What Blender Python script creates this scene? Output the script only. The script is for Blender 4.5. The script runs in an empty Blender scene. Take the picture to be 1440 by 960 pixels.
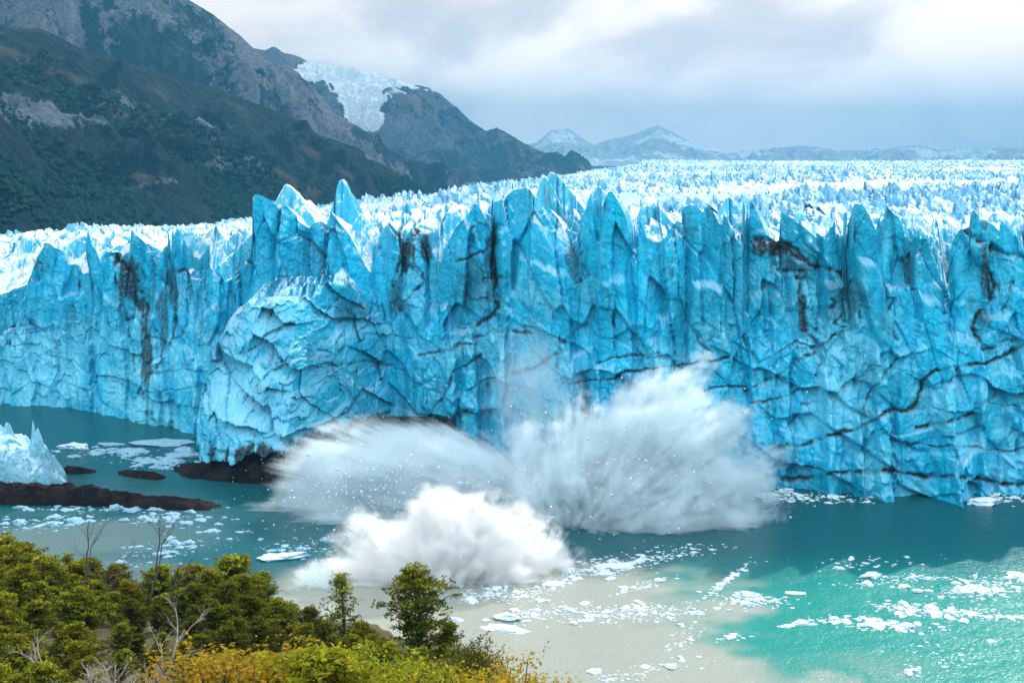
import bpy, bmesh, math, random
import numpy as np
from mathutils import Vector, Matrix

random.seed(7); RNG = np.random.default_rng(7)
scene = bpy.context.scene
COL = scene.collection
R = math.radians

# ------------------------------------------------------------------ camera
F = 1978.0            # focal length in photograph pixels (1440 wide)
CAMH = 74.0
PITCH = math.atan(258.0/F)
cam_d = bpy.data.cameras.new('camera')
cam = bpy.data.objects.new('camera', cam_d); COL.objects.link(cam)
cam_d.sensor_width = 36.0; cam_d.lens = 36.0*F/1440.0
cam_d.clip_start = 0.5; cam_d.clip_end = 60000.0
cam.location = (0, 0, CAMH); cam.rotation_euler = (math.pi/2-PITCH, 0, 0)
scene.camera = cam

# ------------------------------------------------------------------ render / view
scene.view_settings.view_transform = 'Standard'
scene.view_settings.look = 'None'
scene.view_settings.exposure = 0.2
scene.view_settings.gamma = 1.0
scene.cycles.use_denoising = True
scene.cycles.max_bounces = 10
scene.cycles.diffuse_bounces = 3
scene.cycles.glossy_bounces = 2
scene.cycles.volume_bounces = 8
scene.cycles.transparent_max_bounces = 8
scene.cycles.volume_max_steps = 256
scene.cycles.sample_clamp_indirect = 6.0

# ------------------------------------------------------------------ sun
SUN_EL, SUN_AZ = R(37), R(30)
sd = bpy.data.lights.new('sun', 'SUN'); sd.energy = 3.7; sd.angle = R(0.55); sd.color = (1.0, 0.95, 0.88)
sun = bpy.data.objects.new('sun', sd); COL.objects.link(sun)
tosun = Vector((math.sin(SUN_AZ)*math.cos(SUN_EL), math.cos(SUN_AZ)*math.cos(SUN_EL), math.sin(SUN_EL)))
sun.rotation_euler = tosun.to_track_quat('Z', 'Y').to_euler()
sun.location = (200, 300, 700)

# ------------------------------------------------------------------ node helpers
class NT:
    def __init__(s, tree):
        s.t = tree; s.n = tree.nodes; s.l = tree.links
    def new(s, typ, **kw):
        nd = s.n.new(typ)
        for k, v in kw.items(): setattr(nd, k, v)
        return nd
    def put(s, sock, v):
        if v is None: return
        if isinstance(v, bpy.types.NodeSocket): s.l.new(v, sock)
        elif isinstance(v, (tuple, list)) and sock.type == 'RGBA' and len(v) == 3: sock.default_value = (*v, 1)
        else: sock.default_value = v
    def math(s, op, a, b=None, c=None, clamp=False):
        nd = s.new('ShaderNodeMath', operation=op, use_clamp=clamp)
        s.put(nd.inputs[0], a); s.put(nd.inputs[1], b); s.put(nd.inputs[2], c)
        return nd.outputs[0]
    def vmath(s, op, a, b=None, sc=None):
        nd = s.new('ShaderNodeVectorMath', operation=op)
        s.put(nd.inputs[0], a); s.put(nd.inputs[1], b)
        if sc is not None: s.put(nd.inputs['Scale'], sc)
        return nd.outputs['Value'] if op in ('DOT_PRODUCT', 'LENGTH', 'DISTANCE') else nd.outputs[0]
    def mix(s, f, a, b, blend='MIX'):
        nd = s.new('ShaderNodeMix', data_type='RGBA', blend_type=blend)
        s.put(nd.inputs[0], f); s.put(nd.inputs[6], a); s.put(nd.inputs[7], b)
        return nd.outputs[2]
    def noise(s, vec, scale, detail=4, rough=.55, dist=0.0, col=False):
        nd = s.new('ShaderNodeTexNoise')
        s.put(nd.inputs['Vector'], vec); s.put(nd.inputs['Scale'], scale)
        nd.inputs['Detail'].default_value = detail; nd.inputs['Roughness'].default_value = rough
        nd.inputs['Distortion'].default_value = dist
        return nd.outputs['Color'] if col else nd.outputs[0]
    def vor(s, vec, scale, feature='F1', out='Distance', rand=1.0):
        nd = s.new('ShaderNodeTexVoronoi', feature=feature)
        s.put(nd.inputs['Vector'], vec); nd.inputs['Scale'].default_value = scale
        nd.inputs['Randomness'].default_value = rand
        return nd.outputs[out]
    def ss(s, v, a, b, lo=0.0, hi=1.0):
        nd = s.new('ShaderNodeMapRange', interpolation_type='SMOOTHSTEP')
        s.put(nd.inputs[0], v); nd.inputs[1].default_value = a; nd.inputs[2].default_value = b
        nd.inputs[3].default_value = lo; nd.inputs[4].default_value = hi
        return nd.outputs[0]
    def mapping(s, vec, loc=(0,0,0), rot=(0,0,0), scale=(1,1,1)):
        nd = s.new('ShaderNodeMapping'); s.put(nd.inputs[0], vec)
        nd.inputs[1].default_value = loc; nd.inputs[2].default_value = rot; nd.inputs[3].default_value = scale
        return nd.outputs[0]
    def attr(s, name):
        return s.new('ShaderNodeAttribute', attribute_name=name).outputs['Fac']
    def bump(s, h, strength, dist, normal=None):
        nd = s.new('ShaderNodeBump'); nd.inputs['Strength'].default_value = strength
        nd.inputs['Distance'].default_value = dist; s.put(nd.inputs['Height'], h); s.put(nd.inputs['Normal'], normal)
        return nd.outputs[0]

def material(name):
    m = bpy.data.materials.new(name); m.use_nodes = True
    nt = NT(m.node_tree); b = m.node_tree.nodes['Principled BSDF']
    geo = nt.new('ShaderNodeNewGeometry')
    return m, nt, b, geo

# ------------------------------------------------------------------ world: broken cloud over a Nishita sky
w = bpy.data.worlds.new('World'); scene.world = w; w.use_nodes = True
nt = NT(w.node_tree); bg = w.node_tree.nodes['Background']
sky = nt.new('ShaderNodeTexSky', sky_type='NISHITA'); sky.sun_disc = False
sky.sun_elevation = SUN_EL; sky.sun_rotation = SUN_AZ; sky.air_density = 1.2; sky.dust_density = 1.5
tc = nt.new('ShaderNodeTexCoord').outputs['Generated']
sep = nt.new('ShaderNodeSeparateXYZ'); nt.put(sep.inputs[0], tc)
warp = nt.vmath('SCALE', nt.noise(tc, 3.0, 3, .5, col=True), sc=0.34)
cv = nt.vmath('ADD', nt.mapping(tc, rot=(0, R(28), 0), scale=(1.0, 1.0, 2.2)), warp)
n1 = nt.noise(cv, 4.2, 6, .5)
n2 = nt.noise(cv, 8.0, 5, .5)
cl = nt.math('ADD', nt.math('MULTIPLY', n1, .62), nt.math('MULTIPLY', n2, .38))
shade = nt.ss(cl, .43, .55)
cdir = Vector((0.155, 1, 0.105)).normalized()
glow = nt.ss(nt.vmath('DOT_PRODUCT', nt.vmath('NORMALIZE', tc), tuple(cdir)), .925, 1.0)
glow2 = nt.ss(sep.outputs['Z'], -0.04, 0.06, .3, 1.0)
ccol = nt.mix(shade, (.60, .61, .66), (1.12, 1.04, 1.0))
ccol = nt.mix(nt.math('MULTIPLY', nt.math('MULTIPLY', glow, glow2), nt.ss(cl, .36, .60, .25, .95)), ccol, (1.45, 1.32, 1.24))
low = nt.ss(sep.outputs['Z'], 0.09, -0.02)
ccol = nt.mix(nt.math('MULTIPLY', low, .8), ccol, nt.mix(nt.ss(nt.math('ABSOLUTE', nt.math('SUBTRACT', sep.outputs['X'], .10)), .05, .30), (1.3, 1.22, 1.17), (.56, .68, .76)))
back = nt.math('MULTIPLY', nt.ss(sep.outputs['Y'], .3, -.5), nt.ss(sep.outputs['Z'], -.05, .55))                   # unseen sky behind the camera, brightened to fill the shaded ice wall
ccol = nt.mix(back, ccol, (1.85, 2.2, 2.5))
skyc = nt.vmath('SCALE', sky.outputs[0], sc=0.13)
cover = nt.ss(cl, .30, .42, .55, 1.0)
cover = nt.math('MAXIMUM', cover, nt.ss(sep.outputs['Y'], .2, .6))
fin = nt.mix(cover, skyc, ccol)
nt.put(bg.inputs[0], fin); bg.inputs[1].default_value = 1.0

# ------------------------------------------------------------------ numpy noise
def _h(ix, iy, seed):
    ix = ix.astype(np.int64); iy = iy.astype(np.int64)
    n = (ix*374761393 + iy*668265263 + seed*1442695041) & 0xFFFFFFFF
    n = ((n ^ (n >> 13))*1274126177) & 0xFFFFFFFF
    n = ((n ^ (n >> 16))*2246822519) & 0xFFFFFFFF
    return ((n ^ (n >> 15)) & 0xFFFFFF)/float(0xFFFFFF)
def vnoise(x, y, seed=0):
    x, y = np.broadcast_arrays(np.asarray(x, float), np.asarray(y, float))
    ix = np.floor(x); iy = np.floor(y); fx = x-ix; fy = y-iy
    u = fx*fx*fx*(fx*(fx*6-15)+10); v = fy*fy*fy*(fy*(fy*6-15)+10)
    a = _h(ix, iy, seed); b = _h(ix+1, iy, seed); c = _h(ix, iy+1, seed); d = _h(ix+1, iy+1, seed)
    return (a*(1-u)+b*u)*(1-v)+(c*(1-u)+d*u)*v
def fbm(x, y, oct=4, seed=0, gain=.5):
    s = 0; a = 1; t = 0
    for i in range(oct):
        s = s+a*(vnoise(x*2**i+i*17.3, y*2**i-i*9.1, seed+i)*2-1); t += a; a *= gain
    return s/t
def ridged(x, y, oct=4, seed=0, gain=.5):
    s = 0; a = 1; t = 0
    for i in range(oct):
        n = 1-abs(vnoise(x*2**i+i*11.3, y*2**i-i*5.1, seed+i)*2-1); s = s+a*n*n; t += a; a *= gain
    return s/t
def voronoi(u, v, seed=0, jit=.9):
    """nearest cell: returns (r1,r2,r3 random per cell, du,dv offset from the seed, edge distance-ish F2-F1)"""
    iu = np.floor(u); iv = np.floor(v)
    F1 = np.full(u.shape, 9.); F2 = np.full(u.shape, 9.)
    cu = np.zeros(u.shape); cv_ = np.zeros(u.shape); ci = np.zeros(u.shape); cj = np.zeros(u.shape)
    for i in (-1, 0, 1):
        for j in (-1, 0, 1):
            a = iu+i; b = iv+j
            pu = a+.5+jit*(_h(a, b, seed)-.5); pv = b+.5+jit*(_h(a, b, seed+1)-.5)
            d = np.hypot(u-pu, v-pv)
            near = d < F1
            F2 = np.where(near, F1, np.minimum(F2, d))
            F1 = np.where(near, d, F1)
            cu = np.where(near, pu, cu); cv_ = np.where(near, pv, cv_)
            ci = np.where(near, a, ci); cj = np.where(near, b, cj)
    return _h(ci, cj, seed+5), _h(ci, cj, seed+6), _h(ci, cj, seed+7), u-cu, v-cv_, F2-F1
def sstep(a, b, x):
    t = np.clip((x-a)/(b-a), 0, 1); return t*t*(3-2*t)

# ------------------------------------------------------------------ projection helpers (pixel of the photograph -> the place)
CP, SP = math.cos(PITCH), math.sin(PITCH)
def ray(px, py):
    X = (px-720.0)/F; Y = -(py-480.0)/F
    return X, CP+Y*SP, -SP+Y*CP              # world direction (x, y, z)
def at_y(px, py, D):
    x, y, z = ray(px, py); k = D/y
    return x*k, D, CAMH+z*k
def at_z(px, py, z0=0.0):
    x, y, z = ray(px, py); k = (z0-CAMH)/z
    return x*k, y*k, z0
def to_px(x, y, z):
    """inverse, used to read traced crack lines at a place on the ice"""
    dz = z-CAMH; yc = y*SP+dz*CP; zc = y*CP-dz*SP
    return 720+F*x/zc, 480-F*yc/zc

# ------------------------------------------------------------------ object helpers
def link(o): COL.objects.link(o); return o
def tag(o, label=None, cat=None, group=None, kind=None):
    if label: o['label'] = label
    if cat: o['category'] = cat
    if group: o['group'] = group
    if kind: o['kind'] = kind
    return o
def empty(name, loc=(0,0,0)):
    o = bpy.data.objects.new(name, None); o.location = loc; return link(o)
def grid_mesh(name, P, mat, attrs=None, parent=None, smooth=False, flip=False):
    n, m = P.shape[:2]
    me = bpy.data.meshes.new(name)
    idx = np.arange(n*m).reshape(n, m)
    q = np.stack([idx[:-1, :-1], idx[:-1, 1:], idx[1:, 1:], idx[1:, :-1]], -1).reshape(-1, 4)
    if flip: q = q[:, ::-1]
    me.vertices.add(n*m); me.vertices.foreach_set('co', P.reshape(-1).astype(np.float32))
    me.loops.add(q.size); me.loops.foreach_set('vertex_index', q.reshape(-1).astype(np.int32))
    me.polygons.add(len(q)); me.polygons.foreach_set('loop_start', np.arange(0, q.size, 4, dtype=np.int32))
    me.polygons.foreach_set('use_smooth', np.full(len(q), smooth))
    me.update(calc_edges=True)
    for k, v in (attrs or {}).items():
        a = me.attributes.new(k, 'FLOAT', 'POINT'); a.data.foreach_set('value', np.broadcast_to(v, (n, m)).reshape(-1).astype(np.float32))
    me.materials.append(mat)
    o = bpy.data.objects.new(name, me); link(o); o.parent = parent
    return o
def poly_mesh(name, V, Fs, mat, smooth=False, attrs=None):
    me = bpy.data.meshes.new(name); me.from_pydata([tuple(v) for v in V], [], Fs)
    if smooth: me.polygons.foreach_set('use_smooth', [True]*len(me.polygons))
    for k, v in (attrs or {}).items():
        a = me.attributes.new(k, 'FLOAT', 'POINT'); a.data.foreach_set('value', np.asarray(v, np.float32))
    me.materials.append(mat); me.update(); return me
def obj(name, me, parent=None, loc=(0,0,0)):
    o = bpy.data.objects.new(name, me); link(o); o.parent = parent; o.location = loc; return o

# ------------------------------------------------------------------ materials
def ice_material(name, crust=False, blue=(.003, .45, .68), pale=(.16, .62, .78), white=(.74, .78, .82), bumps=1.0, top=(.30, .62)):
    m, nt, b, geo = material(name)
    P = geo.outputs['Position']
    nz = nt.new('ShaderNodeSeparateXYZ'); nt.put(nz.inputs[0], geo.outputs['Normal'])
    dirt = nt.attr('dirt'); frost = nt.attr('frost')
    n1 = nt.noise(nt.mapping(P, scale=(1, 1, .45)), .22, 5, .6)
    n2 = nt.noise(P, 1.6, 5, .65)
    n3 = nt.noise(nt.mapping(P, scale=(1, 1, .25)), .9, 4, .6)
    f = nt.math('ADD', nt.math('MULTIPLY', nt.ss(n1, .45, .70), .35), nt.math('MULTIPLY', nt.ss(n2, .50, .75), .25))
    f = nt.math('ADD', f, frost, clamp=True)
    deep = nt.ss(n3, .35, .65)
    c = nt.mix(deep, tuple(x*.82 for x in blue), tuple(min(1, x*1.12) for x in blue))
    big = nt.noise(nt.mapping(P, scale=(1, 1, .7)), .055, 4, .6)
    c = nt.mix(nt.ss(big, .42, .60), c, tuple(x*.72 for x in blue))
    c = nt.mix(f, c, pale)
    up = nt.math('ADD', nz.outputs[2], nt.math('MULTIPLY', nt.math('SUBTRACT', n2, .5), .35))
    c = nt.mix(nt.math('MULTIPLY', nt.ss(up, top[0], top[1]), 1.0 if crust else nt.math('ADD', nt.math('MULTIPLY', nt.attr('crust'), .85), .15, clamp=True)), c, white)
    dn = nt.math('MULTIPLY', dirt, nt.ss(n2, .30, .60, .75, 1.25), clamp=True)
    c = nt.mix(dn, c, (.022, .026, .030))
    nt.put(b.inputs['Base Color'], c)
    b.inputs['Roughness'].default_value = .5; b.inputs['Specular IOR Level'].default_value = .2
    h = nt.math('ADD', nt.math('MULTIPLY', nt.noise(nt.mapping(P, scale=(1, 1, .6)), .9, 6, .62), .9), nt.math('MULTIPLY', nt.vor(P, 1.1), .35))
    nt.put(b.inputs['Normal'], nt.bump(h, .75*bumps, .8))
    return m
M_ICE = ice_material('glacier_ice')
M_FIELD = ice_material('weathered_ice', white=(.46, .57, .66), blue=(.03, .36, .60), pale=(.27, .52, .67), bumps=.8, top=(.55, .95))
M_FLOE = ice_material('floating_ice', True, blue=(.20, .55, .72), pale=(.50, .75, .85), white=(.66, .71, .74), bumps=.5, top=(.1, .5))
M_FLOE_SHADE = ice_material('shade_tinted_floating_ice', True, blue=(.10, .36, .50), pale=(.22, .48, .60), white=(.26, .44, .54), bumps=.5, top=(.1, .5))  # darker, bluer copy of the floe ice; the cove's shade is in its colour
M_BERG = ice_material('berg_ice', True, blue=(.20, .52, .66), pale=(.50, .72, .80), white=(.48, .68, .77), bumps=1.0, top=(.30, .8))

def simple(name, col, col2, scale, rough=.85, bump=.4, bd=.3, spec=.3):
    m, nt, b, geo = material(name)
    tcn = nt.new('ShaderNodeTexCoord').outputs['Object']
    n = nt.noise(tcn, scale, 6, .6)
    nt.put(b.inputs['Base Color'], nt.mix(nt.ss(n, .35, .65), col, col2))
    b.inputs['Roughness'].default_value = rough; b.inputs['Specular IOR Level'].default_value = spec
    nt.put(b.inputs['Normal'], nt.bump(nt.noise(tcn, scale*3, 6, .65), bump, bd))
    return m
M_ROCK = simple('wet_dark_rock', (.004, .003, .003), (.022, .011, .010), .35, .8, .9, 1.0, .12)
M_BARK = simple('bark', (.05, .038, .03), (.11, .09, .075), 6, .9, .5, .03)
M_DEAD = simple('dead_wood', (.30, .25, .22), (.48, .42, .38), 5, .9, .4, .02)
M_DEADDARK = simple('dark_dead_wood', (.06, .045, .04), (.14, .11, .09), 5, .9, .4, .02)

def leaf_material(name, a, b_, c_):
    m = bpy.data.materials.new(name); m.use_nodes = True
    nt = NT(m.node_tree); m.node_tree.nodes.remove(m.node_tree.nodes['Principled BSDF'])
    out = m.node_tree.nodes['Material Output']
    v = nt.attr('tint'); info = nt.new('ShaderNodeObjectInfo').outputs['Random']
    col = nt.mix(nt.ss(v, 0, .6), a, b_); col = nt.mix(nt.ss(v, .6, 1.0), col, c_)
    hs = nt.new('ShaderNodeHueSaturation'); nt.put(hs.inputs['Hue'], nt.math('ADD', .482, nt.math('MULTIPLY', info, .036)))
    nt.put(hs.inputs['Value'], nt.math('ADD', .75, nt.math('MULTIPLY', info, .5))); nt.put(hs.inputs['Color'], col)
    df = nt.new('ShaderNodeBsdfDiffuse'); nt.put(df.inputs[0], hs.outputs[0])
    tr = nt.new('ShaderNodeBsdfTranslucent'); nt.put(tr.inputs[0], nt.mix(.5, hs.outputs[0], (.42, .38, .02)))
    mx = nt.new('ShaderNodeMixShader'); mx.inputs[0].default_value = .34
    nt.l.new(df.outputs[0], mx.inputs[1]); nt.l.new(tr.outputs[0], mx.inputs[2]); nt.l.new(mx.outputs[0], out.inputs[0])
    return m
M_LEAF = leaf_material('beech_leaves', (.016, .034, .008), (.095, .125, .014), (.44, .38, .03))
M_LEAFY = leaf_material('yellow_beech_leaves', (.08, .12, .012), (.22, .24, .015), (.42, .36, .03))
M_LEAFO = leaf_material('orange_leaves', (.16, .10, .015), (.34, .20, .02), (.50, .24, .03))
M_LEAFD = leaf_material('dark_beech_leaves', (.018, .032, .010), (.06, .075, .012), (.19, .18, .02))

# ================================================================== GLACIER
def interp(x, pts):
    xs, ys = zip(*pts); return np.interp(x, xs, ys)
# base line of the wall, traced at water level
BASE = [(-400, 556), (-120, 560), (0, 566), (60, 569), (110, 574), (180, 589), (230, 598), (280, 606), (330, 607)]
wl = [at_z(a, b)[:2] for a, b in BASE]
wl += [(at_y(p, 0, D)[0]*1.0, D) for p, D in ()]
def wx(px, D): return (px-720)/F*D/ (CP)    # good enough for plan positions
wl += [(wx(420, 372), 372), (wx(560, 360), 360), (wx(690, 342), 342), (wx(800, 326), 326), (wx(900, 320), 320)]
wl += [at_z(a, b)[:2] for a, b in [(1000, 676), (1090, 677), (1150, 684), (1250, 691), (1350, 690), (1440, 685), (1600, 676), (1800, 668)]]
wl.sort()
def Ybase(x): return interp(x, wl)
# foot of the bulge that pushes out over the rocks
TOE = [at_z(a, b, 3.0)[:2] for a, b in [(262, 640), (275, 650), (330, 664), (400, 668), (450, 650), (500, 632), (560, 612), (620, 600), (680, 592), (760, 585)]]
TOE.sort()
BTOP_PX = [(270, 560), (290, 540), (320, 475), (345, 432), (370, 412), (400, 402), (440, 392), (470, 402), (500, 425), (540, 445), (570, 440), (605, 425), (630, 440), (650, 470), (700, 520), (760, 580)]
BTOP = []
for a, b in BTOP_PX:
    X, Y, Z = at_y(a, b, 352); BTOP.append((X, Z))
# the crest seen from the lake: (px, py) of the front edge, jumps are cracks between blocks
CREST = [(-400, 420), (-200, 400), (-199, 370), (-100, 410), (-99, 360), (-30, 408), (0, 414), (22, 408), (42, 396), (50, 362), (62, 341), (78, 345), (88, 352), (97, 372), (112, 372), (121, 384), (128, 382),
 (129.5, 318), (136, 340), (149, 368), (153, 352), (171, 356), (180, 368), (183, 345), (190, 321), (202, 338), (213, 348), (228, 360), (239, 372),
 (231.9, 360), (232.5, 313), (241, 322), (247, 350), (256, 372), (270, 382), (286, 380), (293, 362), (302, 380), (310, 372), (318, 396), (326, 392), (340, 372), (355, 358),
 (356.5, 274), (366, 273), (385, 282), (393, 298), (394.5, 290), (405, 291), (418, 310), (433, 322), (436, 316), (449, 312), (461, 322), (464, 300), (468, 297), (478, 312), (492, 330), (503, 352), (512, 372), (522, 388),
 (524, 350), (538, 322), (548, 312), (560, 325), (569, 345), (571, 335), (577, 322), (588, 320), (599, 330), (604, 352), (612, 368), (617, 392), (621, 368), (628, 345), (642, 318), (660, 300), (668, 285), (676, 292), (688, 318), (692, 325),
 (694, 286), (708, 280), (722, 268), (742, 264), (745, 285), (748, 296), (752, 294), (762, 290), (772, 292), (783, 305), (794, 322), (803, 325),
 (812, 330), (816, 308), (826, 290), (829, 270), (835, 300), (841, 305), (846, 285), (852, 270), (858, 268), (866, 281), (876, 300), (884, 325), (889, 350), (894, 352),
 (896, 320), (900, 308), (905, 330), (915, 338), (926, 340), (930, 338), (938, 322), (952, 310), (959, 315), (961, 292), (972, 288), (981, 291), (987, 300), (990, 291), (1000, 296), (1008, 314), (1013, 316), (1016, 300), (1025, 318), (1033, 335), (1042, 346), (1050, 352), (1044.9, 340),
 (1045.5, 277), (1056, 278), (1061, 292), (1070, 312), (1078, 330), (1090, 340), (1096, 338), (1098, 298), (1112, 306), (1130, 322), (1144, 333), (1150, 336), (1164, 330), (1172, 318), (1183, 340), (1192, 362), (1196, 360),
 (1197.5, 290), (1203, 286), (1213, 289), (1222, 305), (1232, 325), (1240, 343), (1241, 300), (1247, 289), (1256, 300), (1266, 306), (1275, 340), (1280, 348), (1287, 330), (1300, 337), (1308, 360), (1318, 390), (1325, 402), (1331, 395), (1336, 345), (1345, 325), (1358, 318),
 (1361, 300), (1365, 294), (1371, 306), (1380, 309), (1395, 318), (1402, 325), (1408, 312), (1418, 318), (1430, 335), (1440, 362), (1446, 305), (1480, 330), (1520, 360), (1522, 300), (1580, 350), (1620, 300), (1700, 345), (1800, 320)]
CREST.sort()
LEAN = 5.0
xs_, zs_ = [], []
for a, b in CREST:
    Y = 340.
    for _ in range(14): Y = float(Ybase((a-720)/F*Y/1.0)) + LEAN
    X, Y, Z = at_y(a, b, Y); xs_.append(X); zs_.append(Z)
o_ = np.argsort(xs_); xs_ = np.array(xs_)[o_]; zs_ = np.array(zs_)[o_]
def Etop(x): return np.interp(x, xs_, zs_)
cell_px = [-300, -199, -99, -30, 42, 129, 182, 232, 292, 326, 356, 394, 435, 463, 523, 570, 618, 693, 747, 812, 842, 895, 929, 960, 1013, 1045, 1097, 1150, 1197, 1240, 1284, 1334, 1361, 1404, 1446, 1521, 1600, 1700]
cell_x = np.array([np.interp(a, [c[0] for c in CREST], xs_) for a in cell_px])

# general level of the ice behind
SKYL = [(-400, 352), (-100, 342), (0, 338), (130, 326), (225, 320), (300, 317), (355, 308), (440, 294), (515, 285), (600, 279), (700, 263), (780, 250), (840, 240), (900, 232), (1000, 228), (1440, 230), (1700, 230)]
def level(x, y):
    base = np.interp(x, [-260, -160, -80, -20, 40, 120, 260], [47.0, 47.0, 51.0, 57.5, 57.0, 57.5, 57])
    d = np.clip((y-340)/3000., 0, 1)
    far = 60.0+fbm(x/420., y/700., 3, 31)*5.0 + 4*sstep(.3, 1, d)
    k = sstep(20, 500, y-Ybase(np.clip(x, -170, 140)))
    L = base*(1-k)+far*k
    px = 720+F*x/np.maximum(y, 50)
    sk = interp(px, SKYL); cap = CAMH+y*(-(sk-222)/F)-1.0
    return np.where(px < 900, np.minimum(L, cap), L)
def serac(x, y, amp=1.0, size=8.0):
    a = R(24)
    wxn = fbm(x/14., y/14., 2, 3)*3.0; wyn = fbm(x/14., y/14., 2, 9)*3.0
    u = (x*math.cos(a)-y*math.sin(a)+wxn)/size; v = (x*math.sin(a)+y*math.cos(a)+wyn)/(size*1.25)
    r1, r2, r3, du, dv, e = voronoi(u, v, 11)
    z = (r1-.5)*3.0 - du*size*(.25+.40*r2) + dv*size*(.15+.25*r3)
    z = z-2.2*(1-sstep(.0, .18, e))
    r1, r2, r3, du, dv, e = voronoi(u*2.3+3.3, v*2.3, 41)
    z = z+(r1-.5)*1.1 - du*size/2.3*.35 - .8*(1-sstep(0, .22, e))
    return amp*z
PEAKS = [  # px, tip py, distance behind the wall front, left slope, right slope, front slope, back slope
 (403, 259, 9, 2.2, 1.0, 2.2, .9), (484, 252, 16, 3.2, 3.0, 3.0, 2), (575, 284, 26, 4.0, 2.5, 3.5, 1.2), (620, 292, 20, 3.0, 2.2, 3, 1.2), (508, 300, 9, 3, 2.2, 2.5, 1.2),
 (764, 246, 9, 3.6, 2.0, 2.5, 1.2), (776, 242, 14, 4.0, .95, 2.2, 1.0), (838, 262, 8, 3, 1.0, 2.4, 1), (908, 276, 13, 3.2, .9, 2.2, 1.0), (700, 268, 12, 2.4, 1.1, 2, 1),
 (1022, 276, 9, 3.2, 1.6, 2.2, 1), (1118, 296, 14, 2.5, 1.0, 2.0, 1), (1160, 302, 12, 3.2, 1.2, 2.0, 1), (1275, 292, 14, 3, .9, 1.6, 1.0), (1310, 308, 12, 3, 1, 1.6, 1), (1400, 296, 16, 3, 1.1, 2, 1), (1428, 302, 6, 3, 1.1, 2, 1), (200, 318, 8, 2, .7, 1.2, 1), (300, 318, 12, 2, .7, 1.5, 1), (95, 338, 12, 2, .7, 1.5, 1)]
PK = []
for a, b, d, kl, kr, kf, kb in PEAKS:
    Y = 340.
    for _ in range(14): Y = float(Ybase((a-720)/F*Y)) + LEAN + d
    PK.append((*at_y(a, b, Y), kl, kr, kf, kb))
def peaks(x, y):
    z = np.full(np.shape(x), -99.)
    for X, Y, Z, kl, kr, kf, kb in PK:
        wob = fbm(x/2.6+X, y/2.6, 3, 77)*1.1
        dx = x-X+wob*.6-.3*np.maximum(y-Y, 0); dy = y-Y+wob
        dx = np.sign(dx)*(np.sqrt(dx*dx+1.2)-1.1).clip(0); dy = np.sign(dy)*(np.sqrt(dy*dy+1)-1).clip(0)
        q = Z-np.maximum(np.maximum(-dx*kl, dx*kr), np.maximum(-dy*kf, dy*kb))-.25*(abs(dx)+abs(dy))
        z = np.maximum(z, q)
    return z
def back_T(x, y):
    """top surface of the ice as a height over the plan"""
    yf = Ybase(x)+LEAN; b = np.maximum(y-yf, 0)
    xe = x-.48*np.minimum(b, 16)+fbm(x/3., y/3., 2, 5)*.25*np.minimum(b, 2)
    E = Etop(xe)+fbm(x/2.2, y/2.2, 3, 15)*.5*np.minimum(b/2, 1)
    dist = np.hypot(x, y); fade = np.interp(dist, [300, 900, 3500], [1.0, .95, 1.15])
    S = serac(x, y, fade); Fz = level(x, y)+S
    lo = np.minimum(E+(.34+.25*vnoise(x/5., y/5., 8))*b+.35*S*np.minimum(b/5., 1), Fz)
    hi = np.maximum(E-.45*b, Fz)
    T = np.where(E < Fz, lo, hi)
    T = np.where(b < .01, E, T)
    return np.maximum(T, np.where(b > .3, peaks(x, y), -99))

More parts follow.
